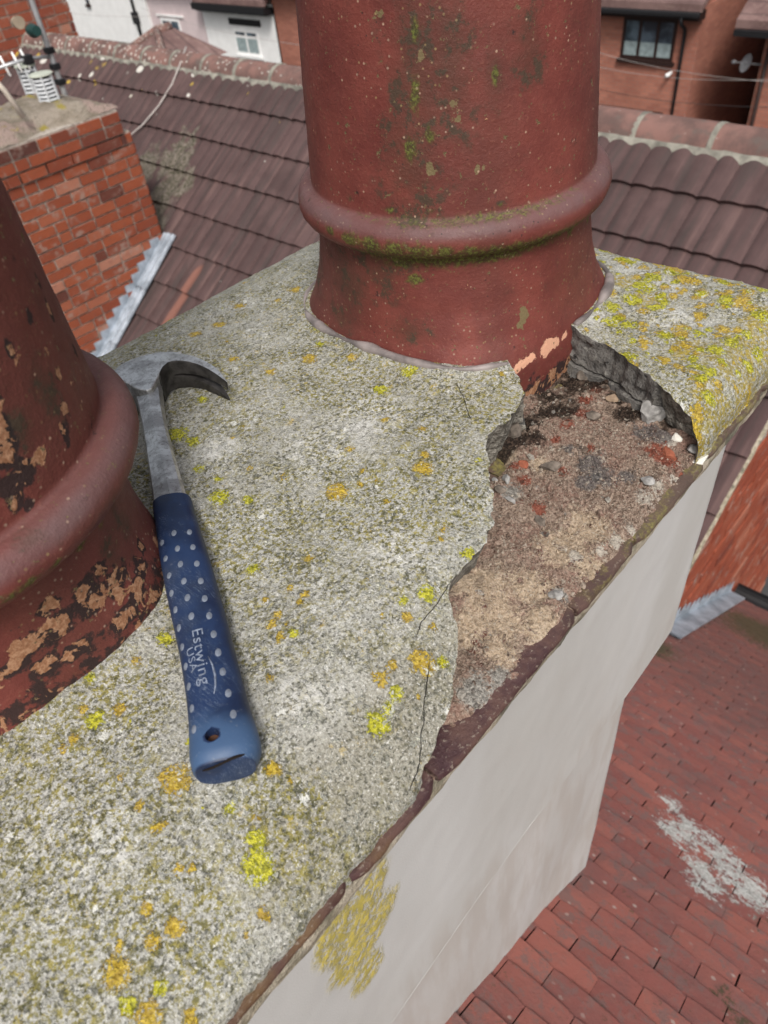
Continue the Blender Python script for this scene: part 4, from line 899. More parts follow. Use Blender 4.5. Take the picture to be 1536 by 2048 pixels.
# moulded dots
b = MB()
def dot(px, py, L_=0.0026, W_=0.0016, rot=0.0):
    g_ = gsurf(px, py)
    if not g_: return
    c_, n_ = g_; a_ = ux * math.cos(rot) + wz * math.sin(rot); a_ = a_ - n_ * (a_ @ n_); a_ /= np.linalg.norm(a_); b_ = np.cross(n_, a_)
    V_ = [c_ + n_ * 0.00042]; F_ = []; N_ = 14
    for f, h in ((0.6, 0.00032), (1.0, -0.0002)):
        for k in range(N_): t = 2 * math.pi * k / N_; V_.append(c_ + 0.95 * f * (a_ * L_ * math.cos(t) + b_ * W_ * math.sin(t)) + n_ * h)
    for k in range(N_): F_.append((0, 1 + k, 1 + (k + 1) % N_)); F_.append((1 + k, 1 + N_ + k, 1 + N_ + (k + 1) % N_, 1 + (k + 1) % N_))
    b.add(V_, F_)
for px, py in [(348, 1066), (379, 1064), (355, 1097), (386, 1094), (361, 1128), (394, 1127), (368, 1162), (401, 1162), (375, 1195), (409, 1197), (383, 1232), (419, 1231), (428, 1268), (436, 1305), (446, 1343), (457, 1386), (467, 1428)]: dot(px, py, 0.0031, 0.0018, 0.15)
for px, py in [(324, 1085), (331, 1117), (338, 1151), (343, 1186), (350, 1220), (357, 1256), (364, 1294), (371, 1333), (377, 1373), (383, 1417), (387, 1459)]: dot(px, py, 0.0028, 0.0019, -0.1)
for px, py in [(388, 1000)]: pass
db = fixn(b.build('moulded_dots', MAT['dimple'], grip, True))
# moulded lettering wrapped on the grip
def lettering(text, pa, pb, size):
    cu = bpy.data.curves.new('lettering', 'FONT'); cu.body = text; cu.size = 1.0; cu.extrude = 0.0; cu.resolution_u = 3; cu.space_character = 1.08
    to = bpy.data.objects.new('tmp', cu); COL.objects.link(to); bpy.context.view_layer.update()
    me = bpy.data.meshes.new_from_object(to.evaluated_get(bpy.context.evaluated_depsgraph_get())); bpy.data.objects.remove(to, do_unlink=True)
    bm = bmesh.new(); bm.from_mesh(me); bmesh.ops.triangulate(bm, faces=bm.faces); bmesh.ops.subdivide_edges(bm, edges=bm.edges, cuts=1); 
    xs = [v.co.x for v in bm.verts]; w_ = max(xs) - min(xs); x0 = min(xs)
    qa, qb = gsurf(*pa)[0], gsurf(*pb)[0]; du = qb - qa; Ln = np.linalg.norm(du); du /= Ln; s_ = Ln / w_
    dv = np.cross(up_, du); dv /= np.linalg.norm(dv)
    for v in bm.verts:
        p = qa + du * (v.co.x - x0) * s_ + dv * (v.co.y * size)
        h = gb.ray_cast(Vector(p + up_ * 0.05), Vector(-up_))
        z = (np.array(h[0]) + np.array(h[1]) * 0.00022) if h[0] is not None else p
        z = z - np.array(e0); v.co = Vector(z)
    m2 = bpy.data.meshes.new('lettering'); bm.to_mesh(m2); bm.free(); m2.materials.clear(); m2.materials.append(MAT['letter'])
    o = bpy.data.objects.new('lettering', m2); COL.objects.link(o); o.parent = grip
MAT['letter'] = plain('worn_lettering', (0.20, 0.235, 0.31), 0.6, 0, 0.3, 400)
lettering('Estwing', (384, 1262), (401, 1372), 0.0078)
lettering('USA', (373, 1301), (383, 1347), 0.0050)
b = MB(); P_ = []
for px, py in ((416, 1312), (425, 1330), (430, 1350), (431, 1370), (428, 1388)):
    g_ = gsurf(px, py)
    if g_: P_.append(g_[0])
b.tube(P_, [0.0002, 0.0005, 0.0006, 0.0005, 0.0002], 6); b.build('moulded_curve', MAT['letter'], grip, True)

# ================================================================== loose stones in the hole
MAT['stone_grey'] = plain('grey_stone', (0.30, 0.29, 0.28), 0.9, 0, 0.4, 130, 0.15)
MAT['stone_dark'] = plain('sooty_stone', (0.15, 0.125, 0.105), 0.9, 0, 0.5, 120, 0.15)
MAT['stone_white'] = plain('white_plaster_lump', (0.66, 0.64, 0.58), 0.9, 0, 0.1, 130, 0.15)
MAT['stone_brick'] = plain('brick_crumb', (0.30, 0.10, 0.06), 0.9, 0, 0.3, 130, 0.15)
MAT['stone_sand'] = plain('sandy_lump', (0.30, 0.22, 0.155), 0.9, 0, 0.2, 130, 0.15)
def rock(bm_pts, r, sq, seed):
    bm = bmesh.new(); bmesh.ops.create_icosphere(bm, subdivisions=3, radius=1.0); g_ = np.random.default_rng(seed)
    V_ = np.array([v.co[:] for v in bm.verts]); F_ = [tuple(v.index for v in f.verts) for f in bm.faces]; bm.free()
    for _ in range(11):
        n_ = g_.normal(size=3); n_ /= np.linalg.norm(n_); d = g_.uniform(0.45, 0.85); k = V_ @ n_; V_ = V_ - np.outer(np.clip(k - d, 0, None), n_)
    V_ += 0.05 * np.stack([vn(V_[:, 0] * 4 + seed, V_[:, 1] * 4, V_[:, 2] * 4, q) for q in (1, 2, 3)], 1)
    a = g_.random() * 6; R2 = np.array([[math.cos(a), -math.sin(a), 0], [math.sin(a), math.cos(a), 0], [0, 0, 1]])
    V_ = (V_ * np.array(sq) * r) @ R2.T
    return V_ + np.array(bm_pts), F_
stones = [((1303, 838), 30, 'stone_grey', (1.15, .95, .8), 'largest grey stone in the hole, under the cracked far edge of the mortar'),
          ((1026, 870), 20, 'stone_dark', (1.2, .8, .7), 'dark brown stone at the mouth of the black pocket beneath the pot'),
          ((1350, 882), 12, 'stone_white', (1, .9, .7), 'rounded white lump in the hole below the largest grey stone'),
          ((1397, 925), 16, 'stone_white', (1.5, .8, .35), 'flat white flake on the tile edge at the far corner of the hole'),
          ((1293, 971), 14, 'stone_grey', (1, .9, .7), 'pale bluish grey pebble near the tile edge halfway along the hole'),
          ((1112, 1193), 15, 'stone_grey', (1.1, .8, .6), 'small blue grey stone bedded in the sandy near half of the hole'),
          ((1083, 1042), 13, 'stone_dark', (1.3, .8, .6), 'small dark grey stone in the middle of the pinkish rubble'),
          ((1183, 838), 15, 'stone_dark', (1.3, .8, .6), 'dark knobbly stone in the sooty back of the hole'),
          ((1170, 760), 17, 'stone_dark', (1.2, .9, .7), 'dark lump wedged right against the base of the pot'),
          ((1225, 803), 13, 'stone_sand', (1.1, .9, .7), 'tan lump beside the lower edge of the cracked dark mortar face'),
          ((1100, 940), 15, 'stone_dark', (.9, 1.3, .6), 'brownish lump beside the red brick crumbs in the hole'),
          ((1012, 960), 11, 'stone_grey', (1.2, .8, .7), 'grey chip in the cluster under the left lip of the hole'),
          ((1000, 985), 10, 'stone_dark', (1.2, .8, .7), 'small dark chip pressed against the left lip of the hole'),
          ((1022, 1005), 9, 'stone_grey', (1.4, .8, .6), 'slim grey chip lowest in the cluster under the left lip'),
          ((990, 1050 - 88), 8, 'stone_grey', (1, .8, .7), 'tiny grey chip just beneath the black pocket'),
          ((1335, 905), 17, 'stone_brick', (1.5, .8, .35), 'flat pinkish red brick flake near the white lump'),
          ((1388, 905), 12, 'stone_grey', (.9, 1.2, .7), 'grey crumb under the pointed end of the far mortar block'),
          ((1048, 930), 11, 'stone_brick', (1.2, .9, .6), 'bright red brick crumb under the left lip of the hole')]
for k, (p, r, m, sq, lab) in enumerate(stones):
    q = bhit(p); dep = abs((RM.T @ (q - CAM))[2]); rr_ = 1.15 * r * dep / F_PX; z = float(bh(q[0], q[1])) + rr_ * sq[2] * 0.55
    V_, F_ = rock((q[0], q[1], z), rr_, sq, 100 + k)
    t = thing('stone', lab, 'stone', (q[0], q[1], z - rr_ * 0.4))
    # single-mesh things: drop the empty
    bpy.data.objects.remove(t, do_unlink=True)
    o = mesh('stone', V_ - np.array([q[0], q[1], z]), F_, MAT[m]); o.location = (q[0], q[1], z); tag(o, lab, 'stone', 'loose stones in the hole')
# grit: uncountable
b_V = []; b_F = []; b_a = []
ico = bmesh.new(); bmesh.ops.create_icosphere(ico, subdivisions=1, radius=1.0); IV = np.array([v.co[:] for v in ico.verts]); IF = np.array([[v.index for v in f.verts] for f in ico.faces]); ico.free()
cntg = 0; nv = 0
NG_ = 150000
gxs = rng.uniform(0.13, 0.55, NG_); gys = rng.uniform(Y0 + 0.002, 0.30, NG_)
gd = gys - Y0; gdens = 0.25 + 0.9 * (0.5 + 0.5 * fbm(gxs * 26, gys * 26, 0, 66, 3) * 1.8)
gdens = np.where(gd < 0.004 + 0.028 * sstep(0.185, 0.135, gxs), gdens * 0.15, gdens)
gi = np.clip(((gxs - bx[0]) / 0.0016).astype(int), 0, n1 - 1); gj = np.clip(((gys - by[0]) / 0.0016).astype(int), 0, n2 - 1)
gdens = gdens * (1 - 0.7 * np.clip(batt['soot'][gi, gj] * 1.6, 0, 1))
ok = inside(gxs, gys, poly) & (rng.random(NG_) < gdens * 0.62)
gxs, gys, gi, gj = gxs[ok], gys[ok], gi[ok], gj[ok]; gzs = bh(gxs, gys); ng = len(gxs)
OV = np.array([(1, 0, 0), (-1, 0, 0), (0, 1, 0), (0, -1, 0), (0, 0, 1), (0, 0, -1)], float)
OF = np.array([(0, 2, 4), (2, 1, 4), (1, 3, 4), (3, 0, 4), (2, 0, 5), (1, 2, 5), (3, 1, 5), (0, 3, 5)])
gr = 0.00030 + 0.00045 * rng.random(ng) + 0.0011 * rng.random(ng) ** 9 + 0.0016 * rng.random(ng) ** 60
GVt = OV[None] * gr[:, None, None] * rng.uniform(0.6, 1.3, (ng, 1, 3)) * rng.uniform(0.6, 1.25, (ng, 6, 1))
ga = rng.random(ng) * 6.28; ca, sa = np.cos(ga)[:, None], np.sin(ga)[:, None]
GV = np.stack([GVt[..., 0] * ca - GVt[..., 1] * sa, GVt[..., 0] * sa + GVt[..., 1] * ca, GVt[..., 2] + GVt[..., 0] * 0.4], -1)
GV = GV + np.stack([gxs, gys, gzs + gr * 0.3], -1)[:, None, :]
GF = (OF[None] + (np.arange(ng) * 6)[:, None, None]).reshape(-1, 3); cntg = ng
gat = {k: np.repeat(v[gi, gj], 6) for k, v in batt.items()}; gat['rnd'] = np.repeat(0.06 + 0.94 * rng.random(ng), 6)
# coarser chips in the same loose layer
CV = []; CF = []; ca_ = {k: [] for k in gat}; nv = len(GV) * 6
for k in range(900):
    x, y = rng.uniform(0.16, 0.54), rng.uniform(Y0 + 0.003, 0.30)
    wl = np.min((LA[:, 0] - x) ** 2 + (LA[:, 1] - y) ** 2) ** 0.5; dens = 0.22 + 0.9 * math.exp(-wl / 0.02) + 0.5 * float(sstep(0.20, 0.24, y)) + 0.3 * float(fbm(x * 30, y * 30, 0, 12, 2))
    if rng.random() > dens or not inside(np.array([x]), np.array([y]), poly)[0]: continue
    r = 0.0010 + 0.0032 * rng.random() ** 3.0; V_, F_ = rock((x, y, float(bh(x, y)) + r * 0.30), r, (rng.uniform(.8, 1.5), rng.uniform(.6, 1), rng.uniform(.45, .9)), 500 + k)
    i_, j_ = min(n1 - 1, max(0, int((x - bx[0]) / 0.0016))), min(n2 - 1, max(0, int((y - by[0]) / 0.0016)))
    CV.append(V_); CF.append(np.array(F_) + nv); nv += len(V_)
    for q in batt: ca_[q].append(np.full(len(V_), batt[q][i_, j_] * rng.uniform(0, 1) + (0.6 if (q == 'grey' and k % 4 == 0) else 0)))
    ca_['rnd'].append(np.full(len(V_), 0.06 + 0.8 * rng.random()))
GVa = np.vstack([GV.reshape(-1, 3)] + CV); GF = [tuple(f) for f in GF] + [tuple(f) for c in CF for f in c]
gat = {k: np.concatenate([gat[k]] + ca_[k]) for k in gat}
tag(mesh('grit', GVa, GF, MAT['bed'], None, False, gat), 'loose sandy grit and crumbs strewn through the hole in the mortar', 'grit', kind='stuff')

# ================================================================== red plain tile roof below
root = thing('red_tile_roof', 'red plain clay tile roof with white lichen patches, below the grey stack', 'roof', (1.2, -0.4, RED_A * 1.2 + RED_C))
sl_ = math.hypot(1, RED_A); dx_ = np.array([1, 0, RED_A]) / sl_; nz_ = np.array([-RED_A, 0, 1]) / sl_
GA, TW = 0.0500, 0.110
b = MB(); rr = []; pos = []
lw_pts = [on_plane((700 + q[0] / 1.837, 1500 + q[1] / 1.837), RED_A, RED_C) for q in ((1180, 280), (1250, 300), (1330, 340), (1240, 350), (1380, 380), (1300, 480), (1350, 420), (1440, 500), (1500, 520), (1500, 570), (1420, 440), (1290, 490), (1320, 510), (1200, 320), (1450, 540), (1170, 200))]
for i in range(int(3.3 / sl_ ** -1 / GA)):
    s0 = -0.25 + i * GA                                             # distance down slope of the row's top
    xr = s0 / sl_
    if xr > 2.98: break
    ymax = 3.2 if xr < 1.80 else YG - 0.004
    j0 = int(-1.9 / TW); j1 = int(min(ymax, 3.2) / TW) + 1
    for j in range(j0, j1):
        y = (j + 0.5 * (i % 2)) * TW + rng.uniform(-0.0007, 0.0007)
        if y > ymax - 0.02 or (xr > 0.9 and y > 1.4 and xr < 1.80 and False): continue
        if y < -1.2 and xr < 1.0 and False: continue
        wd = min(TW - 0.0013 - abs(rng.normal(0, 0.0006)), ymax - y); lift = 0.0042 + rng.uniform(-0.0008, 0.0018); tilt = rng.uniform(-0.0012, 0.0012)
        o = np.array([xr, y, RED_A * xr + RED_C]); L_ = GA * 1.10 + rng.uniform(-0.0012, 0.0012); th = 0.0042
        # tile: top edge tucked, lower edge lifted; slight camber
        a0 = o + nz_ * 0.0002; a1 = o + dx_ * L_ + nz_ * lift; Yv = np.array([0, 1.0, 0]); cam_ = 0.0022
        P_ = []
        for f in (0, 0.12, 0.5, 0.88, 1):
            c_ = cam_ * (1 - (2 * f - 1) ** 2); e_ = tilt * (f - .5)
            edge = -0.0018 if f in (0, 1) else 0.0
            P_.append((a0 + Yv * wd * f + nz_ * c_, a1 + Yv * wd * f + nz_ * (c_ + e_) + dx_ * (edge + rng.normal(0, 0.0004)), a1 + Yv * wd * f + nz_ * (c_ + e_ - th) + dx_ * (edge - 0.0004)))
        V_ = [q for p in P_ for q in p]; F_ = []
        for k in range(4): F_ += [(k * 3, k * 3 + 1, k * 3 + 4, k * 3 + 3), (k * 3 + 1, k * 3 + 2, k * 3 + 5, k * 3 + 4)]
        F_ += [(0, 2, 1), (12, 13, 14)]
        b.add(V_, F_, rng.random())
V_ = np.array(b.V); li = np.zeros(len(V_)); 
for p in lw_pts: li = np.maximum(li, 1.15 * (1 - np.hypot(V_[:, 0] - p[0], V_[:, 1] - p[1]) / 0.058))
mo = np.zeros(len(V_))
for px, py, r in ((1530, 1270, 0.22), (1500, 1250, 0.14), (1530, 1830, 0.02), (1465, 2035, 0.02), (1300, 1290, 0.10), (1370, 1230, 0.10), (1430, 1215, 0.08)):
    p = on_plane((px, py), RED_A, RED_C); mo = np.maximum(mo, 1.2 * (1 - np.hypot(V_[:, 0] - p[0], V_[:, 1] - p[1]) / (1.5 * r)))
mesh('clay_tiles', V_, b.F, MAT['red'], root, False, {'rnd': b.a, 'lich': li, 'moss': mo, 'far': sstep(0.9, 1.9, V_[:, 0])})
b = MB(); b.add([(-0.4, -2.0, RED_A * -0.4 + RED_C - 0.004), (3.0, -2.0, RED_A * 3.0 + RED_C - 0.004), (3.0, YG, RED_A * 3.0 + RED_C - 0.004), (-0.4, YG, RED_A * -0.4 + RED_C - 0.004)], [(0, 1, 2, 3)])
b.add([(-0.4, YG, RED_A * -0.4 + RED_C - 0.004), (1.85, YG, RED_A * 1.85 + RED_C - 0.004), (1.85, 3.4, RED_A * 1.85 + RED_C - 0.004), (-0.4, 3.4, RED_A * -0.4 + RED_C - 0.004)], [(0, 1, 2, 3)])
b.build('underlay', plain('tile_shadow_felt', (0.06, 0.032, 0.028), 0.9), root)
# lead soaker at the foot of the grey stack and gutter at the eaves
p0 = on_plane((1180, 1712), RED_A, RED_C)
b = MB(); xg = 3.0; zg = RED_A * xg + RED_C
P_ = []
for k in range(9): a = math.pi + math.pi * k / 8; P_.append((xg + 0.05 + 0.055 * math.cos(a), zg + 0.0 + 0.05 * math.sin(a)))
V_ = [(x, y, z) for y in (-2.0, YG - 0.02) for x, z in P_] + [(x, y, z - 0.004) for y in (-2.0, YG - 0.02) for x, z in P_]
F_ = [(k, k + 1, 9 + k + 1, 9 + k) for k in range(8)] + [(18 + k, 27 + k, 27 + k + 1, 18 + k + 1) for k in range(8)]
b.add(V_, F_); b.build('gutter', MAT['black'], root)

# ================================================================== brick gable of the neighbour (y = YG)
def bricks(mb, o, du, L, z0, z1, n_, bw, ch, jt, clip=None, rnd_bias=0.0):
    """bricks on a vertical face: o = lower start point (x,y), du = unit direction, n_ = outward normal"""
    o = np.array(o, float); du = np.array(du, float); n_ = np.array(n_, float); rows_ = int((z1 - z0) / ch) + 1
    for r in range(rows_):
        z = z1 - (r + 1) * ch
        u = -bw * 0.5 * (r % 2)
        k = 0
        while u < L:
            wbr = bw if (k + r) % 5 else bw * 0.5
            a = max(u, 0) + jt * 0.5 * (u > 0); e = min(u + wbr, L) - jt * 0.5; u += wbr; k += 1
            if e - a < 0.02: continue
            if clip is not None and not clip(a, e, z): continue
            d_ = 0.006 + rng.uniform(-0.0035, 0.0025); rv = min(1, max(0, rng.beta(2, 2) + rnd_bias))
            p = o + du * a; ez = ch - jt + rng.uniform(-0.002, 0.002)
            c0 = np.array([p[0], p[1], z]) - np.append(n_, 0) * 0.02
            mb.obox(c0, np.append(du, 0) * (e - a), -np.append(n_, 0) * -(0.02 + d_), np.array([0, 0, ez]), rv)
gable = thing('brick_gable_wall', 'red brick gable wall at the right edge, above the red tile roof', 'wall', (2.4, YG + 0.1, -3.2))
def top_z(x): return BR_A * x + BR_C - 0.02
b = MB()
bricks(b, (1.55, YG, ), (1, 0), 2.6, -4.6, -0.95, (0, -1), 0.19, 0.063, 0.009, lambda a, e, z: (z + 0.063 < top_z(1.55 + a)) and (z > RED_A * (1.55 + e) + RED_C - 0.25 or 1.55 + a > 2.9))
o = b.build('brickwork', MAT['gablebrick'], gable); fixn(o)
b = MB(); xa, xb = 1.80, 4.2
b.add([(xa, YG + 0.004, top_z(xa) + 0.004), (xa, YG + 0.004, -6), (xb, YG + 0.004, -6), (xb, YG + 0.004, top_z(xb) + 0.004), (xa, YG + 0.2, top_z(xa)), (xa, YG + 0.2, -6), (xb, YG + 0.2, -6), (xb, YG + 0.2, top_z(xb))],
      [(0, 1, 2, 3), (4, 7, 6, 5), (0, 3, 7, 4), (1, 5, 6, 2), (0, 4, 5, 1), (3, 2, 6, 7)])
b.build('joints', MAT['joint'], gable)
b = MB(); V_ = [];  xs = np.arange(1.80, 3.75, 0.02)
for x in xs: V_ += [(x, YG - 0.012 + 0.004 * float(vn(x * 20, 0)), top_z(x) + 0.012), (x, YG + 0.05, top_z(x) + 0.022), (x, YG - 0.010, top_z(x) - 0.014)]
F_ = []
for k in range(len(xs) - 1): F_ += [(k * 3, k * 3 + 3, k * 3 + 4, k * 3 + 1), (k * 3 + 2, k * 3 + 5, k * 3 + 3, k * 3)]
b.add(V_, F_); fixn(b.build('verge_mortar', MAT['bedding'], gable, True))
def step_flash(name, parent, x0, x1, slope, c, y, n_steps, h, sgn):
    b = MB(); w_ = (x1 - x0) / n_steps
    for k in range(n_steps):
        xa, xb = x0 + k * w_, x0 + (k + 1) * w_ + 0.002; za, zb = slope * xa + c, slope * xb + c
        zt = (za + zb) / 2 + h * 0.62; yy = y - 0.004 - 0.0015 * (k % 2)
        V_ = [(xa, yy, za - 0.02), (xb, yy, zb - 0.02), (xb, yy, zt + rng.uniform(-.004, .004)), (xa, yy, zt)]
        V_ += [(p[0], p[1] + 0.003, p[2]) for p in V_]
        b.add(V_, [(0, 1, 2, 3), (4, 7, 6, 5), (0, 4, 5, 1), (1, 5, 6, 2), (2, 6, 7, 3), (3, 7, 4, 0)])
    L_ = [(x0, y - 0.006, slope * x0 + c), (x1, y - 0.006, slope * x1 + c)]
    b.add([(x0, y - 0.004, slope * x0 + c + 0.02), (x1, y - 0.004, slope * x1 + c + 0.02), (x1, y - 0.085, slope * x1 + c + 0.016), (x0, y - 0.085, slope * x0 + c + 0.016),
           (x0, y - 0.004, slope * x0 + c + 0.008), (x1, y - 0.004, slope * x1 + c + 0.008), (x1, y - 0.085, slope * x1 + c + 0.008), (x0, y - 0.085, slope * x0 + c + 0.008)],
          [(0, 1, 2, 3), (4, 7, 6, 5), (3, 2, 6, 7), (0, 4, 5, 1)])
    return fixn(b.build(name, MAT['lead'], parent))
step_flash('lead_flashing', gable, 1.9, 3.0, RED_A, RED_C + 0.008, YG - 0.009, 16, 0.115, -1)

# ================================================================== brown ribbed roof with its ridge
brown = thing('brown_tile_roof', 'long brown roof of ribbed tiles behind the pots', 'roof', (3.0, 4.0, BR_A * 3.0 + BR_C))
sb = math.hypot(1, BR_A); db_ = np.array([-1, 0, -BR_A]) / sb; nb = np.array([-BR_A, 0, 1]) / sb
ys = np.arange(YG - 0.004, 11.0, 0.0125); PITCH = 0.104
def rib(y, off): t = (y / PITCH + off) % 1.0; return 0.0115 * np.clip(np.sin(math.pi * t), 0, 1) ** 0.8 * (0.7 + 0.3 * np.sin(math.pi * t)) - 0.004 * (np.abs(t - 0.5) > 0.46)
edges_x = [3.50, 3.49] + [3.288 - 0.2035 * k for k in range(9)]
V_ = []; F_ = []; A_ = []
for i, (xu, xl) in enumerate(zip(edges_x[:-1], edges_x[1:])):
    if i == 0: continue
    if i == 1: xu = 3.47
    n0 = len(V_); st = (0, 0.25, 0.5, 0.75, 1.0, 1.0)
    tid = np.floor(ys / (PITCH * 2)); rv = _h(tid.astype(np.int64), np.int64(i), np.int64(3), 5)
    wob = 0.004 * (rv - 0.5)
    for q, f in enumerate(st):
        x = xu + 0.03 + (xl - xu - 0.03) * f - (wob if f == 1 else 0)
        lift = 0.0015 + 0.025 * f - (0.017 if q == 5 else 0)
        rb = rib(ys, 0.1)
        P_ = np.stack([np.zeros_like(ys) + x, ys, BR_A * (np.zeros_like(ys) + x) + BR_C], 1) + nb[None, :] * (lift + (rb if q < 5 else rb * 0.95))[:, None]
        V_ += P_.tolist(); A_ += rv.tolist()
    m = len(ys)
    for q in range(5):
        for k in range(m - 1): F_.append((n0 + q * m + k, n0 + (q + 1) * m + k, n0 + (q + 1) * m + k + 1, n0 + q * m + k + 1))
V_ = np.array(V_)
mo = np.zeros(len(V_)); ru = np.zeros(len(V_))
for px, py, r in ((350, 370, .10), (330, 400, .12), (365, 340, .07), (385, 290, .05), (375, 375, .06), (300, 480, .12), (350, 320, .10), (300, 440, .14), (290, 350, 0.12)):
    p = on_plane((px, py), BR_A, BR_C); mo = np.maximum(mo, 1.2 * (1 - np.hypot((V_[:, 0] - p[0]) * 0.7, V_[:, 1] - p[1]) / (1.5 * r)))
ra_, rb_ = on_plane((400, 545), BR_A, BR_C), on_plane((335, 660), BR_A, BR_C)
tt_ = np.clip(((V_[:, 0] - ra_[0]) * (rb_ - ra_)[0] + (V_[:, 1] - ra_[1]) * (rb_ - ra_)[1]) / ((rb_ - ra_)[:2] @ (rb_ - ra_)[:2]), 0, 1)
ru = 1 - np.hypot(V_[:, 0] - ra_[0] - tt_ * (rb_ - ra_)[0], V_[:, 1] - ra_[1] - tt_ * (rb_ - ra_)[1]) / 0.06
lich = sstep(3.0, 3.5, V_[:, 0]) * (0.25 + 0.75 * sstep(3.5, 6.5, V_[:, 1])) + 0.8 * (1 - np.clip(np.hypot(V_[:, 0] - 2.78, V_[:, 1] - 5.2) / 0.35, 0, 1))
lich = np.maximum(lich, 0.10)
mesh('ribbed_tiles', V_, F_, MAT['brown'], brown, True, {'rnd': A_, 'moss': mo, 'rust': ru, 'lich': lich}, None, 45)
b = MB(); b.add([(3.6, YG + 0.005, BR_A * 3.6 + BR_C - 0.01), (1.6, YG + 0.005, BR_A * 1.6 + BR_C - 0.01), (1.6, 11, BR_A * 1.6 + BR_C - 0.01), (3.6, 11, BR_A * 3.6 + BR_C - 0.01)], [(0, 1, 2, 3)])
b.add([(3.55, YG + 0.02, -0.84), (5.8, YG + 0.02, -2.5), (5.8, 11, -2.5), (3.55, 11, -0.84)], [(0, 1, 2, 3)])
b.build('underlay', MAT['soil'], brown)
# ridge tiles (countable parts) on a bed of mortar
xr, zr_, Rr = 3.566, -0.915, 0.110
j1, j2 = on_plane((1287, 240), BR_A, BR_C)[1], on_plane((1437, 267), BR_A, BR_C)[1]
rl = abs(j1 - j2); y = j2
while y > YG + 0.02: y -= rl
k = 0
def half_round(r, th, y0, y1, nseg=16):
    V_ = []; F_ = []; S = 5
    for s_ in range(S + 1):
        yy = y0 + (y1 - y0) * s_ / S
        for a in np.linspace(-0.25, math.pi + 0.25, nseg): V_.append((xr + r * math.cos(a), yy, zr_ + r * math.sin(a)))
    for s_ in range(S):
        for q in range(nseg - 1): F_.append((s_ * nseg + q, s_ * nseg + q + 1, (s_ + 1) * nseg + q + 1, (s_ + 1) * nseg + q))
    n0 = len(V_)
    for s_ in (0, S):
        yy = y0 + (y1 - y0) * s_ / S
        for a in np.linspace(-0.25, math.pi + 0.25, nseg): V_.append((xr + (r - th) * math.cos(a), yy, zr_ + (r - th) * math.sin(a)))
    for q in range(nseg - 1):
        F_.append((q, n0 + q, n0 + q + 1, q + 1)); F_.append((S * nseg + q, S * nseg + q + 1, n0 + nseg + q + 1, n0 + nseg + q))
    return V_, F_
jb = MB()
while y < 11.0 and k < 60:
    y0, y1 = y + 0.006, y + rl - 0.006; dr = rng.uniform(-0.003, 0.003)
    V_, F_ = half_round(Rr + dr, 0.014, max(y0, YG - 0.01), y1); fixn(mesh('ridge_tile', V_, F_, MAT['ridge'], brown, True, None, None, 50))
    V_, F_ = half_round(Rr + 0.0035, 0.02, y1 - 0.006, y1 + 0.019, 14); jb.add(V_, F_)
    y += rl; k += 1
V_ = []; F_ = []; ys2 = np.arange(YG, 11, 0.02)
for q, yy in enumerate(ys2):
    w1 = 0.010 * float(fbm(yy * 14, 0, 0, 4, 3)); V_ += [(3.476, yy, BR_A * 3.476 + BR_C + 0.010), (3.452 + w1, yy, BR_A * 3.452 + BR_C + 0.032 + w1 * .5), (3.436 + w1, yy, BR_A * 3.436 + BR_C + 0.008)]
for q in range(len(ys2) - 1):
    for j in range(2): F_.append((q * 3 + j, q * 3 + j + 1, q * 3 + 3 + j + 1, q * 3 + 3 + j))
jb.add(V_, F_); fixn(jb.build('ridge_bedding', plain('grey_ridge_mortar', (0.22, 0.21, 0.18), 0.95, 0, 0.45, 14), brown, True))
# valley lining
b = MB(); b.obox(np.array([1.74, YG + 0.05, BR_A * 1.80 + BR_C + 0.006]), np.array([0.24, 0, 0]), np.array([0, 10, 0]), np.array([0, 0, 0.004])); b.build('valley_lead', MAT['lead'], brown)

# ================================================================== brick stack on the brown roof (left)
SY, SX0, SX1, SZ = 4.40, 1.15, 2.435, -0.765
bs = thing('brick_stack', 'weathered red brick chimney stack with crumbling top standing on the brown roof at left', 'chimney stack', (1.9, 4.7, -2.4))
b = MB()
bricks(b, (SX0, SY - 0.02), (1, 0), SX1 - SX0 + 0.0, SZ - 0.147, SZ - 0.02, (0, -1), 0.166, 0.0635, 0.013, None, -0.28)
bricks(b, (SX0, SY - 0.008), (1, 0), SX1 - SX0 + 0.045, SZ - 1.75, SZ - 0.149, (0, -1), 0.166, 0.0625, 0.013, lambda a, e, z: z + 0.09 > BR_A * (SX0 + a) + BR_C - 0.1)
bricks(b, (SX1 + 0.045, SY), (0, 1), 0.62, SZ - 1.0, SZ - 0.149, (1, 0), 0.166, 0.0625, 0.013)
bricks(b, (SX1, SY), (0, 1), 0.62, SZ - 0.147, SZ - 0.02, (1, 0), 0.166, 0.0635, 0.013, None, -0.3)
fixn(b.build('brickwork', MAT['brick'], bs))
b = MB(); b.box((SX0, SY - 0.0035, SZ - 1.9), (SX1 + 0.040, SY + 0.60, SZ - 0.148)); b.box((SX0, SY - 0.016, SZ - 0.1475), (SX1 - 0.004, SY + 0.58, SZ - 0.022)); b.build('joints', MAT['joint'], bs)
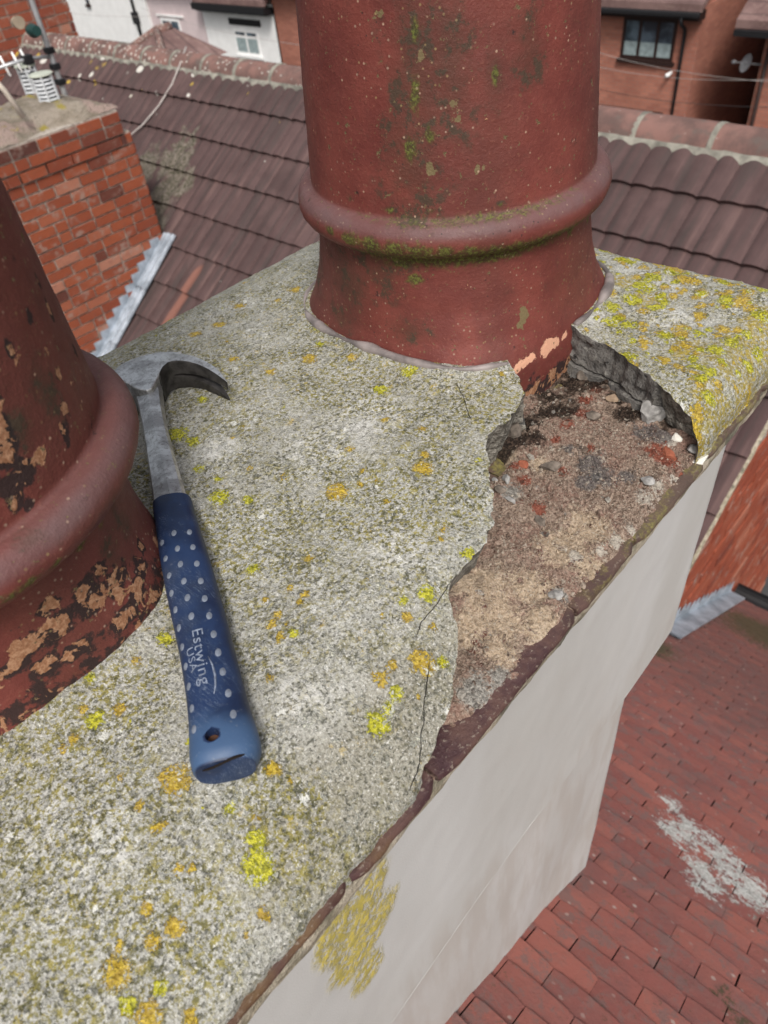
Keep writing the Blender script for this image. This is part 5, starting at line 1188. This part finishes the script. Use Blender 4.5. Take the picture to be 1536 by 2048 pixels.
# crumbling flaunching
xs = np.arange(SX0, SX1 + 0.03, 0.015); ys_ = np.arange(SY - 0.01, SY + 0.62, 0.015); X_, Y_ = np.meshgrid(xs, ys_, indexing='ij')
ed = np.minimum(np.minimum((Y_ - SY + 0.01) / 0.16, (SY + 0.61 - Y_) / 0.16), np.minimum((SX1 + 0.02 - X_) / 0.30, 1)); ed = np.clip(ed, 0, 1)
Z_ = SZ - 0.018 + 0.085 * (1 - (1 - ed) ** 2) + 0.014 * fbm(X_ * 9, Y_ * 9, 0, 5, 4) + 0.006 * fbm(X_ * 50, Y_ * 50, 0, 6, 2)
cy_ = np.exp(-(((X_ - 2.0) / 0.16) ** 2 + ((Y_ - SY - 0.05) / 0.10) ** 2)); Z_ -= 0.055 * cy_
a_, b_ = X_.shape; I_ = np.arange(a_ * b_).reshape(a_, b_)
F_ = [tuple(q) for q in np.stack([I_[:-1, :-1].ravel(), I_[1:, :-1].ravel(), I_[1:, 1:].ravel(), I_[:-1, 1:].ravel()], 1)]
t = NT('crumbling_cap_mortar'); n = t.noise(7, 5, 0.7); f = t.noise(60, 4, 0.7)
c = t.mix(t.step(n, 0.38, 0.62), (0.26, 0.22, 0.17), (0.42, 0.36, 0.30)); c = t.mix(t.step(t.noise(4, 3), 0.53, 0.62), c, (0.44, 0.33, 0.29)); c = t.mix(t.step(f, 0.55, 0.7, 0, 0.7), c, (0.20, 0.18, 0.13)); c = t.mix(t.step(t.noise(9, 4), 0.60, 0.68, 0, 0.9), c, (0.38, 0.31, 0.06))
MAT['cap'] = t.done(c, 0.95, t.bump(t.math('ADD', n, f), 0.03, 1.0), spec=0.15)
mesh('mortar_flaunching', np.stack([X_.ravel(), Y_.ravel(), Z_.ravel()], 1), F_, MAT['cap'], bs, True)
step_flash('lead_flashing', bs, 1.55, 2.44, BR_A, BR_C + 0.03, SY - 0.012, 13, 0.14, 1)
b = MB()
for xa, xb in ((1.5, 1.85), (1.84, 2.18), (2.17, 2.50)):
    b.obox(np.array([xa, SY - 0.12, BR_A * xa + BR_C + 0.052]), np.array([xb - xa, 0, BR_A * (xb - xa)]), np.array([0, 0.11, 0]), nb * 0.006)
    b.tube([(xa, SY - 0.12, BR_A * xa + BR_C + 0.060), (xb, SY - 0.12, BR_A * xb + BR_C + 0.060)], 0.016, 8)
    b.tube([(xa, SY - 0.065, BR_A * xa + BR_C + 0.060), (xb, SY - 0.065, BR_A * xb + BR_C + 0.060)], 0.010, 8)
b.build('lead_apron', MAT['lead'], bs, True, 40)

# louvred vent cowls on that stack
def cowl(px, py, zz, r, h, lab):
    p = on_z((px, py), zz); root = thing('vent_cowl', lab, 'vent cowl', tuple(p), 'white vent cowls on the brick stack')
    b = MB(); n = 6
    b.tube([p + np.array([0, 0, -0.03]), p + np.array([0, 0, h * 0.9])], r * 0.80, 28); b.build('inner_tube', plain('grey_mesh', (0.07, 0.075, 0.08), 0.8), root, True, 40)
    b = MB()
    for k in range(n):
        z0 = h * (0.04 + 0.90 * k / n); z1 = z0 + h * 0.07
        b.tube([p + np.array([0, 0, z0]), p + np.array([0, 0, z1])], [r * 1.0, r * 0.93], 32)
    for a in np.linspace(0, 2 * math.pi, 7)[:-1]:
        d = np.array([math.cos(a), math.sin(a), 0]) * r * 0.99; b.tube([p + d, p + d + np.array([0, 0, h * 0.95])], 0.006, 6)
    b.build('louvres', plain('weathered_white_plastic', (0.55, 0.57, 0.60), 0.6), root, True, 40)
    b = MB(); b.tube([p + np.array([0, 0, h * 0.95]), p + np.array([0, 0, h * 0.965]), p + np.array([0, 0, h * 1.01]), p + np.array([0, 0, h * 1.03])], [r * 1.02, r * 1.12, r * 1.10, r * 0.98], 36)
    b.build('cap', plain('cream_cap', (0.46, 0.49, 0.42), 0.6), root, True, 40)
cowl(100, 200, -0.705, 0.060, 0.135, 'white louvred vent cowl standing in front on the brick stack, nearer the mortar edge')
cowl(70, 184, -0.705, 0.056, 0.145, 'white louvred vent cowl with a pale green lid, behind and left of its twin')

# aerial
q0 = on_y((126, 178), 4.95); q1 = on_y((56, -12), 4.95); bx_, by_ = q0[0], 4.95
ae = thing('tv_aerial', 'grey aluminium aerial mast with black clamps rising behind the brick stack', 'aerial', (bx_, by_, q0[2]))
b = MB(); b.tube([(bx_, by_, q0[2] - 0.25), (bx_, by_, q1[2] + 0.25)], 0.0165, 12); b.build('mast', MAT['alu'], ae, True, 40)
for py in (97, 130, 162):
    f = (178 - py) / 190.0; z = q0[2] + (q1[2] - q0[2]) * f
    b = MB(); b.box((bx_ - 0.026, by_ - 0.026, z - 0.017), (bx_ + 0.026, by_ + 0.026, z + 0.017)); bevel(b.build('clamp', MAT['black'], ae), 0.006)
c_ = on_y((64, 62), 4.93); z = c_[2]
b = MB(); b.tube([(bx_ - 0.075, by_ - 0.09, z + 0.005), (bx_ - 0.065, by_ - 0.02, z), (bx_ - 0.05, by_ + 0.04, z - 0.005)], [0.026, 0.038, 0.030], 16); b.build('amplifier_box', plain('dark_green_case', (0.012, 0.045, 0.042), 0.5), ae, True, 50)
b = MB(); b.tube([(bx_ - 0.10, by_ + 0.04, z + 0.045), (bx_ - 0.09, by_ + 0.10, z + 0.04)], [0.034, 0.03], 18); b.build('dish_cup', plain('tan_cup', (0.30, 0.24, 0.18), 0.7), ae, True, 50)
a0, a1 = on_y((-14, 140), 4.9), on_y((54, 118), 4.9)
b = MB(); b.tube([a0, a1, (bx_, by_, a1[2] - 0.03)], 0.0105, 10); b.build('boom', MAT['alu'], ae, True)
for f in (0.35, 0.7, 0.95):
    c_ = a0 + (a1 - a0) * f; b = MB(); b.tube([c_ - np.array([0, 0.02, 0.05]), c_ + np.array([0, 0.02, 0.05])], 0.007, 8); b.build('element', MAT['upvc'], ae, True)
b = MB(); c_ = a1; b.box(tuple(c_ - 0.026), tuple(c_ + np.array([0.03, 0.03, 0.022]))); bevel(b.build('clamp', MAT['black'], ae), 0.006)
# aerial lead draped over the brown roof
P_ = []
for px, py, l in ((376, 98, 0.02), (368, 130, 0.03), (350, 175, 0.03), (325, 218, 0.035), (295, 256, 0.04), (262, 288, 0.05)):
    q = on_plane((px, py), BR_A, BR_C); P_.append(q + nb * l)
b = MB(); b.tube(P_, 0.0065, 6); tag(b.build('aerial_cable', MAT['cable'], None, True), 'pale cable draped down the brown tiles from the ridge to the brick stack', 'cable')
# pale pipe lying on the left end of the stack top
b = MB(); b.tube([on_y((-20, 150), 4.5), on_y((8, 180), 4.47), on_y((48, 235), 4.44)], 0.014, 10); tag(b.build('waste_pipe', plain('pale_pipe', (0.50, 0.44, 0.38), 0.7), None, True), 'short pale pipe leaning on the crumbling top of the brick stack', 'pipe')

# ================================================================== distant chimney, top left
fs = thing('brick_stack', 'brick chimney stack cut by the top left corner, behind the ridge', 'chimney stack', (3.6, 7.8, -1.3))
b = MB(); bricks(b, (3.0, 7.5), (1, 0), 1.01, -1.35, 0.35, (0, -1), 0.215, 0.078, 0.011); bricks(b, (4.01, 7.5), (0, 1), 0.7, -1.35, 0.35, (1, 0), 0.215, 0.078, 0.011)
fixn(b.build('brickwork', m_brick('sooty_brick', (0.22, 0.055, 0.035), (0.33, 0.10, 0.055), (0.10, 0.03, 0.035)), fs))
b = MB(); b.box((3.0, 7.503, -1.6), (4.007, 8.2, 0.34)); b.build('joints', MAT['joint'], fs)

# ================================================================== houses across the street  (x = 20)
D = 20.0
def fx(px, py, d=D): q = on_x((px, py), d); return q[1], q[2]
def rect(mb, y0, y1, z0, z1, x, th, a=0, m=0): mb.box((x, min(y0, y1), min(z0, z1)), (x + th, max(y0, y1), max(z0, z1)), a, m)
def window(parent, y0, y1, z0, z1, x, frame_mat, cols=2, transom=None, curtain_reflection=None, fw=0.06):
    b = MB(); lo, hi = min(y0, y1), max(y0, y1)
    rect(b, lo, lo + fw, z0, z1, x - 0.03, 0.08); rect(b, hi - fw, hi, z0, z1, x - 0.03, 0.08)
    rect(b, lo + fw, hi - fw, z0, z0 + fw, x - 0.03, 0.08); rect(b, lo + fw, hi - fw, z1 - fw, z1, x - 0.03, 0.08)
    for k in range(1, cols):
        yc = lo + (hi - lo) * k / cols; rect(b, yc - fw / 2, yc + fw / 2, z0 + fw, z1 - fw, x - 0.027, 0.07)
    if transom:
        zt = z0 + (z1 - z0) * transom; rect(b, lo + fw, hi - fw, zt - fw / 2, zt + fw / 2, x - 0.024, 0.06)
    w_ = b.build('window', frame_mat, parent)
    b = MB(); rect(b, lo + fw * .5, hi - fw * .5, z0 + fw * .5, z1 - fw * .5, x - 0.012, 0.010); b.build('pane', MAT['glass'], w_)
    if curtain_reflection:
        b = MB(); zt = z0 + (z1 - z0) * curtain_reflection; rect(b, lo + fw, hi - fw, z0 + fw, zt, x - 0.020, 0.006); b.build('curtain_reflection', MAT['curtain_reflection'], w_)
    b = MB(); rect(b, lo - 0.06, hi + 0.06, z0 - 0.09, z0, x - 0.09, 0.09); b.build('sill', frame_mat, w_)
    return w_
def eave_roof(parent, y0, y1, ze, x, mat, depth=4.5, pitch=0.62, over=0.35):
    b = MB(); th = 0.16
    V_ = [(x - over, y0, ze), (x - over, y1, ze), (x + depth, y1, ze + (depth + over) * pitch), (x + depth, y0, ze + (depth + over) * pitch)]
    V_ += [(v[0], v[1], v[2] + th) for v in V_]; V_ += [(x + 2 * depth, y0, ze), (x + 2 * depth, y1, ze)]
    b.add(V_, [(4, 7, 6, 5), (0, 1, 2, 3), (0, 4, 5, 1), (1, 5, 6, 2), (3, 7, 4, 0), (7, 8, 9, 6), (7, 3, 8), (6, 9, 2)])
    r = fixn(b.build('roof', mat, parent))
    return r
def m_farroof():
    t = NT('far_roof_tiles'); x = t.n.new('ShaderNodeSeparateXYZ'); t.l.new(t.co, x.inputs[0])
    wv = t.math('FRACT', t.math('MULTIPLY', x.outputs[0], 3.4)); n = t.noise(1.5, 5, 0.7); f = t.noise(12, 3)
    c = t.mix(t.step(n, 0.35, 0.65), (0.14, 0.085, 0.08), (0.22, 0.14, 0.13)); c = t.mix(t.step(wv, 0.80, 0.98, 0, 0.6), c, (0.05, 0.035, 0.035))
    c = t.mix(t.step(f, 0.6, 0.7, 0, 0.4), c, (0.30, 0.22, 0.18))
    return t.done(c, 0.85, None, spec=0.25)
MAT['farroof'] = m_farroof()
GZ = -9.2
# red brick house behind the middle pot
yL, _ = fx(545, 20); yR = fx(1399, 65)[0]; ze = fx(1300, 27, 19.54)[1] + 0.10
hc_ = thing('brick_house', 'red brick house with a dark three pane window, right of the middle pot', 'house', (D, (yL + yR) / 2, GZ))
b = MB(); rect(b, yR, yL - 0.0, GZ, ze, D, 6.0); b.build('wall', MAT['farbrick'], hc_)
rf = eave_roof(hc_, yR - 0.12, yL - 0.05, ze - 0.05, D, MAT['farroof'])
g0, g1 = yR - 0.10, yL - 0.1
b = MB(); rect(b, g0, g1, ze - 0.16, ze - 0.04, D - 0.46, 0.14); bevel(b.build('gutter', MAT['black'], hc_), 0.03)
b = MB(); rect(b, g0 + 0.02, g1, ze - 0.24, ze - 0.05, D - 0.30, 0.30); b.build('soffit', MAT['frame_dk'], hc_)
yd = fx(1362, 130)[0]; b = MB(); b.tube([(D - 0.40, yd, ze - 0.15), (D - 0.38, yd, ze - 0.28), (D - 0.10, yd, ze - 0.45), (D - 0.07, yd, ze - 0.6), (D - 0.07, yd, GZ)], 0.045, 10); b.build('downpipe', MAT['black'], hc_, True)
wy0, wz1 = fx(1250, 32); wy1, _ = fx(1357, 42); _, wz0 = fx(1290, 119)
window(hc_, wy0, wy1, wz0, wz1, D, MAT['frame_dk'], 3, None, 0.42, 0.075)  # lower panel paints a bluish reflection on the panes
wy0, wz1 = fx(1200, 207); wy1, _ = fx(1327, 222); window(hc_, wy0 + 0.8, wy1, wz1 - 1.3, wz1 - 0.02, D, MAT['frame_dk'], 3, None, None, 0.09)
q = fx(1343, 145); b = MB(); b.tube([(D - 0.02, q[0], q[1]), (D - 0.22, q[0] + 0.03, q[1] - 0.03)], 0.045, 10); b.build('overflow_pipe', MAT['upvc'], hc_, True)
# recessed neighbour
yA = yR - 0.02; yB2 = fx(1500, 150, 23.2)[0]
he = thing('brick_house', 'shadowy brown brick side of the house set back between its two brick neighbours', 'house', (23.4, (yA + yB2) / 2, GZ))
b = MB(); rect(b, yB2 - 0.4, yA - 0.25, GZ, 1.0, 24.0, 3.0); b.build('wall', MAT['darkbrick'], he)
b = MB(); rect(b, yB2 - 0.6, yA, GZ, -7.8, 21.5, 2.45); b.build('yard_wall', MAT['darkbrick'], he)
eave_roof(he, yB2 - 0.6, yA + 1, 0.8, 24.0, MAT['farroof'])
# right hand house
yC, zC = fx(1524, 70); yE = yC - 6
hd = thing('brick_house', 'brick house at the right edge with a mottled tiled eave and a satellite dish', 'house', (D, yC - 3, GZ))
ze2 = fx(1530, 52)[1]
b = MB(); rect(b, yE, fx(1516, 150)[0], GZ, ze2, D, 6); b.build('wall', MAT['farbrick'], hd)
rf = eave_roof(hd, yE, fx(1487, 45)[0], ze2 + 0.03, D, MAT['farroof'], 4.5, 0.62, 0.45)
b = MB(); rect(b, yE, fx(1490, 45)[0], ze2 - 0.10, ze2 + 0.02, D - 0.58, 0.13); b.build('gutter', MAT['black'], hd)
b = MB(); b.tube([(D - 0.08, fx(1520, 150)[0] - 0.1, ze2), (D - 0.08, fx(1520, 150)[0] - 0.1, GZ)], 0.045, 8); b.build('downpipe', MAT['frame_dk'], hd, True)
q = fx(1504, 118); b = MB()
V_ = []; F_ = []; n = 20
dn = np.array([-0.75, 0.55, 0.35]); dn /= np.linalg.norm(dn); du_ = np.cross(dn, [0, 0, 1]); du_ /= np.linalg.norm(du_); dv_ = np.cross(dn, du_); c0 = np.array([D - 0.35, q[0], q[1]])
for r_, h_ in ((0.0, -0.035), (0.10, -0.025), (0.19, 0.0)):
    for k in range(n): t_ = 2 * math.pi * k / n; V_.append(c0 + r_ * (du_ * math.cos(t_) * 0.9 + dv_ * math.sin(t_)) + dn * h_)
for s_ in range(2):
    for k in range(n): F_.append((s_ * n + k, (s_ + 1) * n + k, (s_ + 1) * n + (k + 1) % n, s_ * n + (k + 1) % n))
V_ += [v - dn * 0.012 for v in V_]; F_ += [tuple(i + 3 * n for i in f[::-1]) for f in F_]
b.add(V_, F_); b.tube([c0, c0 + dn * 0.3 - np.array([0, 0, 0.05])], 0.012, 6); b.tube([c0 + dn * 0.3 - np.array([0, 0, 0.05]), c0 + dn * 0.36 - np.array([0, 0, 0.05])], 0.04, 8); b.tube([c0, (D, q[0] - 0.25, q[1] - 0.1)], 0.02, 6)
b.build('satellite_dish', plain('grey_dish', (0.16, 0.16, 0.17), 0.5), hd, True, 40)
# left terrace
def terrace(name, label, pxL, pxR, mat, D_=20.0):
    y0 = fx(*pxR)[0]; y1 = fx(*pxL)[0]
    h = thing(name, label, 'house', (D_, (y0 + y1) / 2, GZ)); return h, y0, y1
zeP = fx(470, 22, 19.56)[1] + 0.1
hb, y0, y1 = terrace('white_house', 'small white house with one net curtained window, right of the pink house', (404, 24), (551, 60), None)
b = MB(); rect(b, y0 - 0.1, y1, GZ, zeP + 0.08, D, 6); b.build('wall', MAT['white'], hb)
eave_roof(hb, y0 - 0.05, y1, zeP + 0.06, D, MAT['farroof']); b = MB(); rect(b, y0 - 0.05, y1, zeP - 0.16, zeP + 0.05, D - 0.44, 0.13); b.build('gutter', MAT['black'], hb)
b = MB(); rect(b, y0 - 0.02, y1 - 0.05, zeP - 0.22, zeP + 0.0, D - 0.31, 0.31); b.build('soffit', MAT['black'], hb)
a = fx(457, 32); c = fx(521, 47); b = MB(); rect(b, c[0], a[0], c[1] - .10, a[1] - 0.05, D - 0.05, 0.05); b.build('dark_vent', MAT['black'], hb)
a = fx(466, 54); c = fx(524, 113); window(hb, c[0], a[0], c[1], a[1] - 0.05, D, MAT['upvc'], 2, 0.72, 0.68, 0.08)
hp, y0p, y1p = terrace('pink_house', 'pale pink rendered house with a white framed window, left of the small white house', (296, 12), (404, 24), None)
b = MB(); rect(b, y0p + 0.03, y1p, GZ, zeP + 0.04, D, 6); b.build('wall', MAT['pink'], hp)
eave_roof(hp, y0p + 0.03, y1p + .1, zeP + 0.42, D, MAT['farroof'])
b = MB(); rect(b, y0p + 0.03, y1p, zeP + 0.04, zeP + 0.42, D + 0.002, 5); b.build('upper_wall', MAT['pink'], hp)
a = fx(320, 32); c = fx(371, 92); window(hp, c[0], a[0], c[1], a[1] - 0.05, D, MAT['upvc'], 2, None, 0.6, 0.09)
a = fx(312, 20); c = fx(366, 32); b = MB(); rect(b, c[0], a[0], c[1] - 0.06, a[1] - 0.12, D - 0.06, 0.06); b.build('lintel', MAT['white'], hp)
hw, y0w, y1w = terrace('white_house', 'long white house at top left with a dark service pipe at its corner', (120, 10), (296, 12), None)
b = MB(); rect(b, y0w + 0.03, y1w + 6, GZ, -2.6, D - 0.1, 6); b.build('wall', MAT['white'], hw)
eave_roof(hw, y0w + 0.03, y1w + 6, -2.62, D - 0.1, MAT['farroof'])
yp = fx(281, 40)[0]; b = MB(); b.tube([(D - 0.18, yp, -2.7), (D - 0.18, yp, fx(285, 60)[1] - 1)], 0.06, 8); b.box((D - 0.30, yp - 0.12, fx(281, 45)[1]), (D - 0.11, yp + 0.12, fx(279, 22)[1])); b.build('service_pipe', MAT['black'], hw)
a = fx(176, 0); c = fx(184, 8); window(hw, c[0], a[0], c[1], a[1] + 1.1, D - 0.1, MAT['frame_dk'], 1, None, None, 0.05)
# small hipped roof just beyond the ridge
hx = 9.0; ap = on_x((312, 56), hx); el, er = on_x((258, 98), hx), on_x((365, 100), hx)
hr = thing('hipped_roof', 'small brown hipped roof peeping over the ridge below the pink house', 'roof', (hx, ap[1], ap[2] - 1))
b = MB(); w2 = abs(el[1] - er[1]) / 2 * 1.05; hgt = 0.50
V_ = [(hx - 0.6, ap[1] - w2, ap[2] - hgt), (hx - 0.6, ap[1] + w2, ap[2] - hgt), (hx + 0.8, ap[1] + w2, ap[2] - hgt), (hx + 0.8, ap[1] - w2, ap[2] - hgt), (hx, ap[1], ap[2] - 0.03), (hx + 0.3, ap[1], ap[2] - 0.03)]
b.add(V_, [(0, 4, 1), (1, 4, 5, 2), (2, 5, 3), (3, 5, 4, 0), (0, 1, 2, 3)]); fixn(b.build('slopes', MAT['farroof'], hr))
b = MB(); b.tube([(hx - 0.02, ap[1], ap[2] - 0.05), (hx + 0.3, ap[1], ap[2] - 0.05)], 0.09, 12); b.tube([V_[4], V_[1]], 0.07, 10); b.tube([V_[4], V_[0]], 0.07, 10); b.build('ridge_cap', MAT['ridge'], hr, True)
b = MB(); b.box((hx - 0.5, ap[1] - w2 * 0.9, GZ), (hx + 0.7, ap[1] + w2 * 0.9, ap[2] - hgt - 0.01)); b.build('wall', MAT['farbrick'], hr)

# telephone wires across the street
def wire(pa, pb, d0, d1, sag, lab, r=0.0045, mat='cable'):
    a, c = on_x(pa, d0), on_x(pb, d1); P_ = [a + (c - a) * f - np.array([0, 0, sag * 4 * f * (1 - f)]) for f in np.linspace(0, 1, 17)]
    b = MB(); b.tube(P_, r, 6); tag(b.build('telephone_wire', MAT[mat], None, True), lab, 'wire', 'wires over the street')
wire((1180, 100), (1560, 165), 17, 15, 0.1, 'topmost pale wire crossing the gap between the brick houses')
wire((1180, 175), (1570, 215), 17, 15, 0.1, 'lowest wire crossing in front of the dark gap at right', 0.005, 'wire')
wire((1180, 130), (1570, 158), 17, 15, 0.12, 'middle thin wire in front of the brick house at right')
wire((280, 15), (640, 95), 14, 12, 0.12, 'thin pale wire crossing the pink house and the small white house')
wire((100, 20), (330, 30), 14, 15, 0.1, 'thin wire across the long plain white house')
print('grit', cntg, 'flaunch verts', len(Vall))
